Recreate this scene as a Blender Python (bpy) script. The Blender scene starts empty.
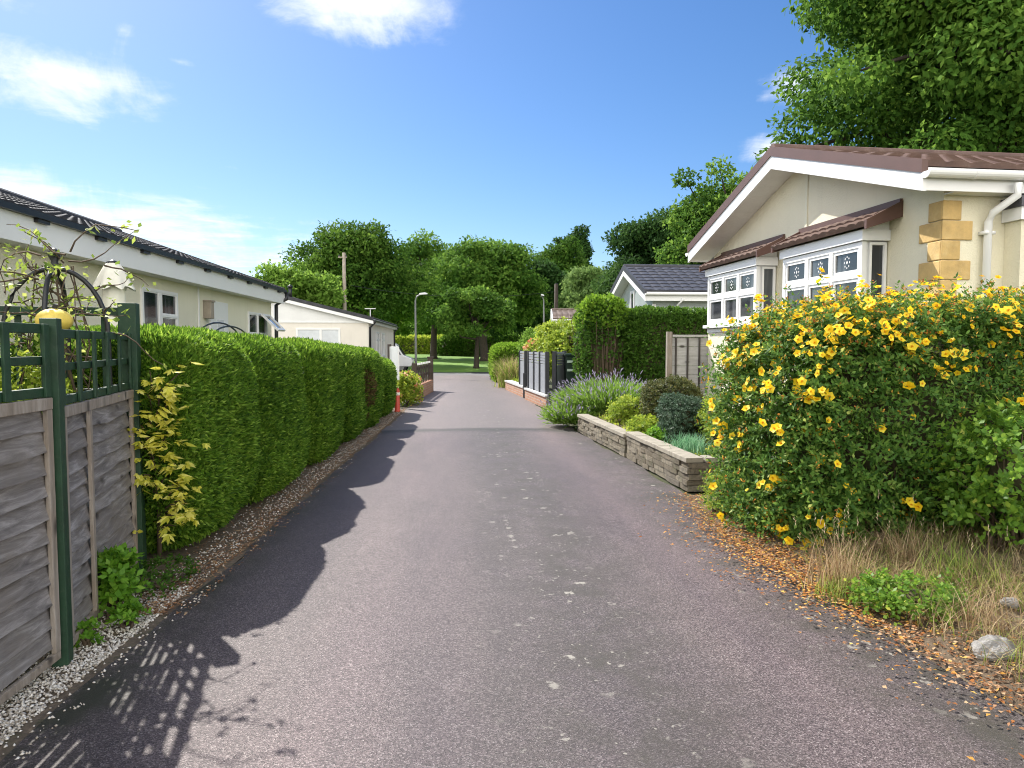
import bpy, math, random
import numpy as np
from mathutils import Vector, Matrix
random.seed(7)
R = math.radians
scn = bpy.context.scene
COL = scn.collection
UP = np.array([0, 0, 1.0])

# ------------------------------------------------------------------ materials
def new_mat(name):
    m = bpy.data.materials.new(name); m.use_nodes = True
    nt = m.node_tree
    return m, nt, nt.nodes['Principled BSDF'], nt.nodes['Material Output']

def nd(nt, typ, **kw):
    n = nt.nodes.new(typ)
    for k, v in kw.items():
        setattr(n, k, v)
    return n

def rgba(c): return (c[0], c[1], c[2], 1.0)

def noise(nt, vec, scale, detail=4, rough=.6, dist=0.):
    n = nd(nt, 'ShaderNodeTexNoise')
    n.inputs['Scale'].default_value = scale; n.inputs['Detail'].default_value = detail
    n.inputs['Roughness'].default_value = rough; n.inputs['Distortion'].default_value = dist
    if vec is not None: nt.links.new(vec, n.inputs['Vector'])
    return n.outputs['Fac']

def ramp(nt, fac, stops):
    r = nd(nt, 'ShaderNodeValToRGB')
    e = r.color_ramp.elements
    while len(e) < len(stops): e.new(.5)
    for i, (p, c) in enumerate(stops):
        e[i].position = p; e[i].color = rgba(c) if not isinstance(c, (int, float)) else (c, c, c, 1)
    nt.links.new(fac, r.inputs['Fac'])
    return r.outputs['Color']

def mix(nt, fac, a, b, blend='MIX'):
    n = nd(nt, 'ShaderNodeMix', data_type='RGBA', blend_type=blend)
    for s, v in ((0, fac), (6, a), (7, b)):
        if hasattr(v, 'is_linked') or isinstance(v, bpy.types.NodeSocket): nt.links.new(v, n.inputs[s])
        elif s == 0: n.inputs[0].default_value = v
        else: n.inputs[s].default_value = rgba(v)
    return n.outputs[2]

def objvec(nt, scale=(1, 1, 1)):
    t = nd(nt, 'ShaderNodeTexCoord'); m = nd(nt, 'ShaderNodeMapping')
    m.inputs['Scale'].default_value = scale
    nt.links.new(t.outputs['Object'], m.inputs['Vector'])
    return m.outputs['Vector']

def bump(nt, bsdf, h, strength=.3, dist=.01):
    b = nd(nt, 'ShaderNodeBump'); b.inputs['Strength'].default_value = strength; b.inputs['Distance'].default_value = dist
    nt.links.new(h, b.inputs['Height']); nt.links.new(b.outputs['Normal'], bsdf.inputs['Normal'])

def plain(name, col, rough=.6, var=.12, scale=3., bumps=0., bscale=60, metal=0., dirt=None):
    m, nt, b, o = new_mat(name)
    v = objvec(nt)
    f = noise(nt, v, scale, 5, .65)
    c = ramp(nt, f, [(.25, [x * (1 - var) for x in col]), (.75, [min(1, x * (1 + var)) for x in col])])
    if dirt:
        f2 = noise(nt, v, dirt[1], 6, .7)
        k = ramp(nt, f2, [(.52, 0.), (.72, dirt[2])])
        c = mix(nt, k, c, dirt[0])
    nt.links.new(c, b.inputs['Base Color'])
    b.inputs['Roughness'].default_value = rough; b.inputs['Metallic'].default_value = metal
    if bumps: bump(nt, b, noise(nt, v, bscale, 4, .7), bumps, .006)
    return m

def leaf_mat(name, stops, transl=.35, rough=.55, spec=.15):
    m, nt, b, o = new_mat(name)
    a = nd(nt, 'ShaderNodeAttribute', attribute_name='rnd')
    c = ramp(nt, a.outputs['Fac'], stops)
    nt.links.new(c, b.inputs['Base Color']); b.inputs['Roughness'].default_value = rough
    b.inputs['Specular IOR Level'].default_value = spec
    t = nd(nt, 'ShaderNodeBsdfTranslucent')
    hs = nd(nt, 'ShaderNodeHueSaturation'); hs.inputs['Value'].default_value = 1.5; hs.inputs['Hue'].default_value = .485
    nt.links.new(c, hs.inputs['Color']); nt.links.new(hs.outputs['Color'], t.inputs['Color'])
    s = nd(nt, 'ShaderNodeMixShader'); s.inputs[0].default_value = transl
    nt.links.new(b.outputs[0], s.inputs[1]); nt.links.new(t.outputs[0], s.inputs[2])
    nt.links.new(s.outputs[0], o.inputs['Surface'])
    return m

def rnd_mat(name, stops, rough=.8):
    m, nt, b, o = new_mat(name)
    a = nd(nt, 'ShaderNodeAttribute', attribute_name='rnd')
    nt.links.new(ramp(nt, a.outputs['Fac'], stops), b.inputs['Base Color']); b.inputs['Roughness'].default_value = rough
    return m

M = {}
M['white'] = plain('white_upvc', (.84, .84, .83), .35, .03, 2)
M['white_old'] = plain('white_painted_board', (.82, .82, .80), .5, .06, 3, dirt=((.55, .53, .48), 5, .3))
M['blackplastic'] = plain('black_plastic', (.018, .018, .02), .4, .1)
M['blackmetal'] = plain('black_metal', (.02, .021, .022), .45, .2, 20, .2, 80)
M['green_paint'] = plain('dark_green_stain', (.012, .045, .020), .6, .35, 9, .35, 45, dirt=((.045, .07, .04), 30, .5))
M['grey_panel'] = plain('grey_composite', (.29, .305, .33), .5, .08, 4)
M['charcoal'] = plain('charcoal_post', (.028, .03, .036), .45, .1)
M['coping'] = plain('concrete_coping', (.33, .295, .235), .85, .25, 8, .5, 50, dirt=((.12, .115, .08), 9, .6))
M['coping_pale'] = plain('pale_coping', (.5, .5, .49), .8, .15, 8, .3, 50)
M['red'] = plain('red_plastic', (.55, .06, .03), .45, .15, 6)
M['cream_fabric'] = plain('cream_canvas', (.82, .79, .68), .8, .08, 6, .2, 90)
M['twig'] = plain('brown_twig', (.10, .07, .045), .85, .3, 20)
M['barkdark'] = plain('dark_bark', (.05, .038, .028), .9, .4, 9, .8, 18)
M['barkpole'] = plain('old_pole_wood', (.34, .29, .23), .85, .25, 5, .4, 30)
M['galv'] = plain('galvanised_grey', (.20, .21, .20), .5, .12, 8)
M['lampglass'] = plain('lamp_plastic', (.72, .73, .72), .3, .05)
M['verge_brown'] = plain('brown_verge_trim', (.11, .056, .043), .5, .12, 4)
M['verge_dark'] = plain('slate_verge_trim', (.045, .046, .055), .5, .12, 4)
M['soil'] = plain('bed_soil', (.11, .075, .05), .95, .45, 6, .9, 40)
M['rock'] = plain('pale_rock', (.26, .25, .235), .9, .45, 22, .9, 30, dirt=((.12, .11, .09), 16, .7))
M['vanwhite'] = plain('van_white_paint', (.75, .76, .78), .25, .03)
M['rubber'] = plain('tyre_rubber', (.02, .02, .02), .8, .1)
M['boxgreen'] = plain('box_dark_green', (.012, .035, .022), .4, .15)
M['palebar'] = plain('pale_mint_bar', (.55, .68, .58), .5, .05)

def wood_mat(name, cols, axis):
    """weathered grain running along one local axis"""
    m, nt, b, o = new_mat(name)
    sc = [14, 14, 14]; sc[axis] = 1.6
    v = objvec(nt, sc)
    g = noise(nt, v, 1.6, 8, .72, .7)
    c = ramp(nt, g, [(.25, cols[0]), (.5, cols[1]), (.75, cols[2])])
    v2 = objvec(nt)
    c = mix(nt, ramp(nt, noise(nt, v2, 3.2, 4), [(.42, 0.), (.66, .55)]), c, cols[3])
    sk = [6.5, 6.5, 6.5]; sk[axis] = 3.2
    vo = nd(nt, 'ShaderNodeTexVoronoi'); vo.inputs['Scale'].default_value = 1.0
    nt.links.new(objvec(nt, sk), vo.inputs['Vector'])
    c = mix(nt, ramp(nt, vo.outputs['Distance'], [(.09, .85), (.2, 0.)]), c, (.035, .028, .022))
    nt.links.new(c, b.inputs['Base Color']); b.inputs['Roughness'].default_value = .85
    bump(nt, b, g, .5, .008)
    return m
M['oldwood'] = wood_mat('weathered_grey_boards', [(.05, .043, .04), (.19, .175, .168), (.43, .41, .40), (.17, .145, .12)], 1)
M['battenwood'] = wood_mat('weathered_batten', [(.13, .11, .085), (.29, .25, .21), (.46, .42, .37), (.23, .18, .13)], 2)
M['greypanelwood'] = wood_mat('pale_grey_fence_boards', [(.30, .29, .27), (.46, .45, .43), (.60, .59, .57), (.38, .37, .34)], 0)
M['darkwood'] = wood_mat('dark_brown_boards', [(.03, .022, .018), (.06, .045, .035), (.10, .075, .06), (.05, .04, .03)], 1)

def render_mat(name, col, dirt):
    m, nt, b, o = new_mat(name)
    v = objvec(nt)
    f = noise(nt, v, 1.3, 6, .6)
    c = ramp(nt, f, [(.3, [x * .93 for x in col]), (.7, col)])
    st = noise(nt, objvec(nt, (9, 9, .7)), 1., 5, .6)
    c = mix(nt, ramp(nt, st, [(.55, 0.), (.8, .22)]), c, dirt)
    nt.links.new(c, b.inputs['Base Color']); b.inputs['Roughness'].default_value = .9
    bump(nt, b, noise(nt, v, 62, 3, .8), .9, .009)
    return m
M['cream'] = render_mat('cream_roughcast', (.86, .80, .61), (.60, .55, .42))
M['cream_pale'] = render_mat('pale_cream_roughcast', (.85, .81, .63), (.58, .55, .44))
M['cream_pink'] = render_mat('pinkish_cream_render', (.80, .75, .67), (.56, .52, .45))
M['greywhite'] = render_mat('off_white_gable_panel', (.80, .80, .79), (.6, .6, .6))
M['quoin'] = plain('ochre_quoin_stone', (.56, .38, .15), .85, .22, 7, .8, 26, dirt=((.64, .50, .26), 6, .5))

def siding_mat():
    m, nt, b, o = new_mat('sage_grey_siding')
    s = nd(nt, 'ShaderNodeSeparateXYZ'); nt.links.new(objvec(nt), s.inputs[0])
    mo = nd(nt, 'ShaderNodeMath', operation='FRACT'); ml = nd(nt, 'ShaderNodeMath', operation='MULTIPLY')
    ml.inputs[1].default_value = 6.5; nt.links.new(s.outputs['Z'], ml.inputs[0]); nt.links.new(ml.outputs[0], mo.inputs[0])
    nt.links.new(ramp(nt, noise(nt, objvec(nt), 2, 4), [(.3, (.36, .41, .40)), (.7, (.42, .47, .46))]), b.inputs['Base Color'])
    b.inputs['Roughness'].default_value = .6
    bump(nt, b, mo.outputs[0], .9, .02)
    return m
M['siding'] = siding_mat()

def tile_mat(name, cols, rough=.55):
    m, nt, b, o = new_mat(name)
    v = objvec(nt)
    f = noise(nt, v, 4.5, 6, .7)
    c = ramp(nt, f, [(.3, cols[0]), (.55, cols[1]), (.8, cols[2])])
    nt.links.new(c, b.inputs['Base Color']); b.inputs['Roughness'].default_value = rough
    bump(nt, b, noise(nt, v, 70, 3, .8), .4, .005)
    return m
M['tile_brown'] = tile_mat('brown_tiles', [(.085, .047, .036), (.135, .078, .058), (.24, .175, .14)], .6)
M['tile_slate'] = tile_mat('slate_grey_tiles', [(.035, .036, .046), (.055, .056, .07), (.09, .09, .10)], .5)
M['tile_black'] = tile_mat('black_tiles', [(.025, .026, .032), (.048, .049, .057), (.085, .086, .095)], .75)
M['tile_dun'] = tile_mat('dun_tiles', [(.11, .075, .06), (.16, .115, .09), (.22, .17, .14)], .7)

def brick_mat():
    m, nt, b, o = new_mat('orange_brickwork')
    s = nd(nt, 'ShaderNodeSeparateXYZ'); nt.links.new(objvec(nt), s.inputs[0])
    cb = nd(nt, 'ShaderNodeCombineXYZ'); nt.links.new(s.outputs['Y'], cb.inputs[0]); nt.links.new(s.outputs['Z'], cb.inputs[1])
    t = nd(nt, 'ShaderNodeTexBrick')
    t.inputs['Color1'].default_value = rgba((.36, .16, .09)); t.inputs['Color2'].default_value = rgba((.46, .24, .15))
    t.inputs['Mortar'].default_value = rgba((.38, .34, .28)); t.inputs['Scale'].default_value = 1
    t.inputs['Brick Width'].default_value = .225; t.inputs['Row Height'].default_value = .075; t.inputs['Mortar Size'].default_value = .008
    nt.links.new(cb.outputs[0], t.inputs['Vector']); nt.links.new(t.outputs['Color'], b.inputs['Base Color'])
    b.inputs['Roughness'].default_value = .9
    bump(nt, b, t.outputs['Fac'], -.5, .01)
    return m
M['brick'] = brick_mat()

def glass_mat():
    m, nt, b, o = new_mat('window_glass')
    v = objvec(nt, (2.2, 2.2, .25))
    nt.links.new(ramp(nt, noise(nt, v, 2.2, 2, .5), [(.45, (.018, .022, .028)), (.6, (.10, .11, .12)), (.75, (.03, .035, .04))]), b.inputs['Base Color'])
    b.inputs['Roughness'].default_value = .06; b.inputs['Specular IOR Level'].default_value = .7
    return m
M['glass'] = glass_mat()
M['blind'] = plain('window_with_white_blind', (.62, .65, .68), .15, .12, 3)

def stone_mat():
    m, nt, b, o = new_mat('reconstituted_stone')
    a = nd(nt, 'ShaderNodeAttribute', attribute_name='rnd')
    v = objvec(nt)
    c = ramp(nt, a.outputs['Fac'], [(0., (.16, .13, .09)), (.4, (.27, .225, .16)), (.75, (.36, .31, .23)), (1., (.22, .19, .15))])
    c = mix(nt, ramp(nt, noise(nt, v, 13, 6, .75), [(.42, 0.), (.68, .75)]), c, (.10, .092, .07))
    c = mix(nt, ramp(nt, noise(nt, v, 4, 5, .7), [(.55, 0.), (.7, .5)]), c, (.12, .13, .06))
    nt.links.new(c, b.inputs['Base Color']); b.inputs['Roughness'].default_value = .9
    bump(nt, b, noise(nt, v, 34, 6, .8), 1., .03)
    return m
M['stone'] = stone_mat()

def asphalt_mat():
    m, nt, b, o = new_mat('worn_pinkish_asphalt')
    v = objvec(nt)
    L = nt.links
    sep = nd(nt, 'ShaderNodeSeparateXYZ'); L.new(v, sep.inputs[0])
    # aggregate: many small chips of pink, grey and white stone in dark binder
    vo = nd(nt, 'ShaderNodeTexVoronoi'); vo.inputs['Scale'].default_value = 200; L.new(v, vo.inputs['Vector'])
    cs = nd(nt, 'ShaderNodeSeparateXYZ'); L.new(vo.outputs['Color'], cs.inputs[0])
    chips = ramp(nt, cs.outputs[0], [(0., (.034, .027, .026)), (.35, (.076, .059, .059)), (.62, (.124, .097, .096)), (.88, (.178, .145, .140)), (1., (.30, .265, .25))])
    # large-scale tone: pinkish wheel tracks, greyer bands
    big = noise(nt, objvec(nt, (1.0, .22, 1)), .9, 5, .6)
    c = mix(nt, ramp(nt, big, [(.35, .85), (.65, 0.)]), chips, (.62, .62, .68), 'MULTIPLY')
    c = mix(nt, ramp(nt, noise(nt, v, 5, 4, .6), [(.3, .35), (.7, 0.)]), c, (.7, .7, .7), 'MULTIPLY')
    # moss-dark crown line and edges
    def band(cx, w, gain):
        a = nd(nt, 'ShaderNodeMath', operation='SUBTRACT'); L.new(sep.outputs['X'], a.inputs[0]); a.inputs[1].default_value = cx
        a2 = nd(nt, 'ShaderNodeMath', operation='ABSOLUTE'); L.new(a.outputs[0], a2.inputs[0])
        a3 = nd(nt, 'ShaderNodeMapRange'); L.new(a2.outputs[0], a3.inputs[0]); a3.inputs[1].default_value = w; a3.inputs[2].default_value = 0; a3.inputs[3].default_value = 0; a3.inputs[4].default_value = gain
        return a3.outputs[0]
    def mul(a, bb):
        n = nd(nt, 'ShaderNodeMath', operation='MULTIPLY'); L.new(a, n.inputs[0]); L.new(bb, n.inputs[1]); n.use_clamp = True; return n.outputs[0]
    blot = ramp(nt, noise(nt, v, 2.6, 7, .72), [(.38, 0.), (.62, 1.)])
    blotv = nd(nt, 'ShaderNodeRGBToBW'); L.new(blot, blotv.inputs[0])
    for tx in (-.55, 1.62): c = mix(nt, mul(band(tx, .75, .75), ramp_val(nt, noise(nt, objvec(nt, (1, .3, 1)), 1.1, 4), .25, .6)), c, mix(nt, 1., c, (1.75, 1.62, 1.62), 'MULTIPLY'))
    c = mix(nt, mul(band(.70, .75, .85), blotv.outputs[0]), c, (.050, .044, .034))
    c = mix(nt, mul(band(2.35, .85, 1.05), blotv.outputs[0]), c, (.052, .048, .036))
    c = mix(nt, mul(band(-1.75, .4, 1.4), blotv.outputs[0]), c, (.040, .040, .026))
    # lichen spots
    wv = nd(nt, 'ShaderNodeVectorMath', operation='ADD'); L.new(v, wv.inputs[0])
    nz = nd(nt, 'ShaderNodeTexNoise'); nz.inputs['Scale'].default_value = 26; nz.inputs['Detail'].default_value = 4; L.new(v, nz.inputs['Vector'])
    sc = nd(nt, 'ShaderNodeVectorMath', operation='SCALE'); L.new(nz.outputs['Color'], sc.inputs[0]); sc.inputs['Scale'].default_value = .11
    L.new(sc.outputs[0], wv.inputs[1])
    for scale, th, bands in ((8., .12, [(.65, .55, 1.3), (2.25, .6, 1.2)]), (19., .11, [(.62, .7, 1.1), (2.2, .7, 1.1)])):
        v3 = nd(nt, 'ShaderNodeTexVoronoi'); v3.inputs['Scale'].default_value = scale; L.new(wv.outputs[0], v3.inputs['Vector'])
        c3 = nd(nt, 'ShaderNodeSeparateXYZ'); L.new(v3.outputs['Color'], c3.inputs[0])
        pick = nd(nt, 'ShaderNodeMath', operation='GREATER_THAN'); L.new(c3.outputs[0], pick.inputs[0]); pick.inputs[1].default_value = .62
        sp = nd(nt, 'ShaderNodeMapRange'); L.new(v3.outputs['Distance'], sp.inputs[0]); sp.inputs[1].default_value = th * 2.2; sp.inputs[2].default_value = th * 1.2; sp.inputs[3].default_value = 0; sp.inputs[4].default_value = 1.
        ms = mul(sp.outputs[0], pick.outputs[0])
        for bd in bands:
            q = mul(ms, band(*bd))
            q2 = mul(q, ramp_val(nt, noise(nt, v, 1.3, 3), .36, .50))
            c = mix(nt, q2, c, (.30, .28, .24))
    # the seam where the two surfacings meet, paler beyond
    far = nd(nt, 'ShaderNodeMapRange'); L.new(sep.outputs['Y'], far.inputs[0]); far.inputs[1].default_value = 12.9; far.inputs[2].default_value = 13.15
    c = mix(nt, far.outputs[0], c, mix(nt, .5, c, (.20, .168, .158)))
    sy = nd(nt, 'ShaderNodeMath', operation='ADD'); L.new(sep.outputs['Y'], sy.inputs[0])
    sn = nd(nt, 'ShaderNodeMath', operation='MULTIPLY'); L.new(noise(nt, v, 2.2, 4), sn.inputs[0]); sn.inputs[1].default_value = .5; L.new(sn.outputs[0], sy.inputs[1])
    sd = nd(nt, 'ShaderNodeMath', operation='SUBTRACT'); L.new(sy.outputs[0], sd.inputs[0]); sd.inputs[1].default_value = 13.1
    sa = nd(nt, 'ShaderNodeMath', operation='ABSOLUTE'); L.new(sd.outputs[0], sa.inputs[0])
    sm = nd(nt, 'ShaderNodeMapRange'); L.new(sa.outputs[0], sm.inputs[0]); sm.inputs[1].default_value = .30; sm.inputs[2].default_value = .06; sm.inputs[3].default_value = 0; sm.inputs[4].default_value = .75
    c = mix(nt, sm.outputs[0], c, (.035, .034, .028))
    L.new(c, b.inputs['Base Color'])
    b.inputs['Roughness'].default_value = .62; b.inputs['Specular IOR Level'].default_value = .45
    bump(nt, b, vo.outputs['Distance'], .45, .004)
    return m
def ramp_val(nt, fac, a, b):
    n = nd(nt, 'ShaderNodeMapRange'); nt.links.new(fac, n.inputs[0]); n.inputs[1].default_value = a; n.inputs[2].default_value = b
    return n.outputs[0]
M['asphalt'] = asphalt_mat()

def ground_mat():
    m, nt, b, o = new_mat('rough_ground')
    v = objvec(nt)
    c = ramp(nt, noise(nt, v, .5, 6, .7), [(.3, (.045, .06, .02)), (.5, (.075, .09, .03)), (.7, (.13, .11, .06))])
    c = mix(nt, ramp(nt, noise(nt, v, 18, 5, .8), [(.35, .6), (.65, 0.)]), c, (.05, .045, .028))
    nt.links.new(c, b.inputs['Base Color']); b.inputs['Roughness'].default_value = .95
    bump(nt, b, noise(nt, v, 30, 5, .8), .8, .03)
    return m
M['ground'] = ground_mat()
def verge_mat():
    m, nt, b, o = new_mat('dry_verge_soil')
    v = objvec(nt)
    c = ramp(nt, noise(nt, v, 7, 7, .75), [(.28, (.06, .042, .028)), (.48, (.17, .12, .075)), (.66, (.30, .23, .15)), (.85, (.40, .33, .24))])
    nt.links.new(c, b.inputs['Base Color']); b.inputs['Roughness'].default_value = .95
    bump(nt, b, noise(nt, v, 32, 6, .8), 1., .03)
    return m
M['verge'] = verge_mat()
def lawn_mat():
    m, nt, b, o = new_mat('mown_grass')
    v = objvec(nt)
    c = ramp(nt, noise(nt, v, 1.1, 7, .75), [(.3, (.09, .19, .02)), (.55, (.15, .28, .035)), (.8, (.24, .32, .06))])
    nt.links.new(c, b.inputs['Base Color']); b.inputs['Roughness'].default_value = .9
    bump(nt, b, noise(nt, v, 45, 5, .8), .8, .04)
    return m
M['lawn'] = lawn_mat()

LF = {}
LF['conifer'] = leaf_mat('leyland_foliage', [(0., (.028, .078, .010)), (.35, (.080, .18, .018)), (.7, (.165, .31, .030)), (1., (.32, .47, .07))], .46, .55, .2)
LF['conifer_core'] = plain('inner_twigs', (.06, .055, .025), .95, .4, 12)
LF['privet'] = leaf_mat('privet_foliage', [(0., (.035, .085, .012)), (.5, (.065, .15, .02)), (1., (.12, .23, .035))], .40, .5, .15)
LF['privet_bright'] = leaf_mat('bright_privet_foliage', [(0., (.08, .17, .014)), (.5, (.14, .27, .024)), (1., (.24, .37, .05))], .45, .5, .15)
LF['hyper'] = leaf_mat('hypericum_leaves', [(0., (.035, .09, .02)), (.4, (.085, .185, .032)), (.75, (.18, .30, .055)), (1., (.38, .44, .12))], .40, .5, .15)
LF['oak'] = leaf_mat('oak_foliage', [(0., (.022, .06, .010)), (.45, (.055, .13, .018)), (1., (.15, .26, .04))], .36, .7, .06)
LF['oak_mid'] = leaf_mat('mid_green_foliage', [(0., (.032, .085, .014)), (.45, (.085, .185, .028)), (1., (.22, .36, .06))], .42, .7, .06)
LF['dark'] = leaf_mat('dark_foliage', [(0., (.020, .055, .016)), (.5, (.042, .098, .024)), (1., (.08, .16, .035))], .35, .7, .06)
LF['light'] = leaf_mat('light_green_foliage', [(0., (.09, .18, .025)), (.5, (.16, .29, .045)), (1., (.25, .38, .08))], .48, .7, .06)
LF['willow'] = leaf_mat('willow_foliage', [(0., (.08, .15, .04)), (.5, (.14, .23, .065)), (1., (.22, .32, .10))], .48, .7, .06)
LF['yellow'] = leaf_mat('golden_leaves', [(0., (.36, .40, .05)), (.5, (.68, .66, .09)), (1., (.84, .82, .26))], .45, .5, .2)
LF['lime'] = leaf_mat('lime_leaves', [(0., (.14, .23, .025)), (.5, (.26, .36, .04)), (1., (.46, .50, .08))], .45, .5, .15)
LF['laurel'] = leaf_mat('euonymus_leaves', [(0., (.07, .16, .02)), (.45, (.14, .28, .035)), (.8, (.26, .40, .05)), (1., (.55, .54, .11))], .45, .45, .3)
LF['bronze'] = leaf_mat('bronze_green_leaves', [(0., (.045, .06, .02)), (.5, (.095, .115, .035)), (1., (.22, .19, .06))], .3, .5, .15)
LF['greygreen'] = leaf_mat('grey_green_leaves', [(0., (.035, .07, .038)), (.5, (.07, .12, .07)), (1., (.16, .22, .15))], .25, .5, .15)
LF['bluegreen'] = leaf_mat('blue_green_leaves', [(0., (.09, .22, .12)), (.5, (.17, .36, .20)), (1., (.30, .50, .30))], .35, .5, .15)
LF['lavleaf'] = leaf_mat('lavender_leaves', [(0., (.10, .20, .035)), (.5, (.18, .32, .05)), (1., (.28, .42, .10))], .4, .5, .15)
LF['lavflower'] = leaf_mat('lavender_flowers', [(0., (.20, .17, .25)), (.5, (.29, .245, .36)), (1., (.42, .39, .48))], .3, .6, .2)
LF['fresh'] = leaf_mat('fresh_green_leaves', [(0., (.08, .20, .018)), (.5, (.15, .33, .03)), (1., (.30, .48, .06))], .45, .45, .25)
LF['vine'] = leaf_mat('vine_leaves', [(0., (.14, .23, .04)), (.5, (.26, .36, .06)), (1., (.44, .50, .14))], .45, .5, .15)
LF['petal'] = leaf_mat('yellow_petals', [(0., (.82, .54, .012)), (.5, (.90, .68, .025)), (1., (.94, .78, .08))], .35, .5, .2)
LF['stamen'] = leaf_mat('orange_stamens', [(0., (.70, .30, .01)), (1., (.80, .42, .02))], .2)
LF['spent'] = leaf_mat('spent_flower_heads', [(0., (.30, .10, .03)), (.5, (.55, .25, .04)), (1., (.74, .52, .08))], .3, .6, .2)
LF['grassgreen'] = leaf_mat('green_grass_blades', [(0., (.10, .18, .025)), (.5, (.22, .30, .055)), (1., (.40, .42, .12))], .35, .6, .2)
LF['straw'] = leaf_mat('dry_grass_blades', [(0., (.17, .11, .055)), (.5, (.36, .26, .14)), (1., (.58, .46, .28))], .35, .7, .2)
LF['seed'] = leaf_mat('grass_seed_heads', [(0., (.36, .28, .17)), (1., (.56, .47, .32))], .3, .7, .2)
LF['litter'] = leaf_mat('fallen_petals', [(0., (.22, .08, .03)), (.4, (.38, .15, .04)), (.75, (.54, .28, .06)), (1., (.72, .52, .14))], .15, .7, .2)
LF['brownlitter'] = leaf_mat('dead_leaves', [(0., (.16, .08, .04)), (.5, (.33, .17, .085)), (1., (.50, .35, .20))], .1, .8, .2)
LF['pinkflower'] = leaf_mat('coral_flowers', [(0., (.55, .16, .07)), (.5, (.66, .32, .16)), (1., (.75, .52, .33))], .3, .6, .2)
LF['browned'] = leaf_mat('browned_foliage', [(0., (.07, .055, .02)), (.5, (.16, .115, .045)), (1., (.26, .19, .08))], .3, .7, .2)
LF['pebble'] = rnd_mat('white_pebbles', [(0., (.34, .29, .23)), (.4, (.56, .51, .44)), (1., (.86, .83, .77))])

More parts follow.
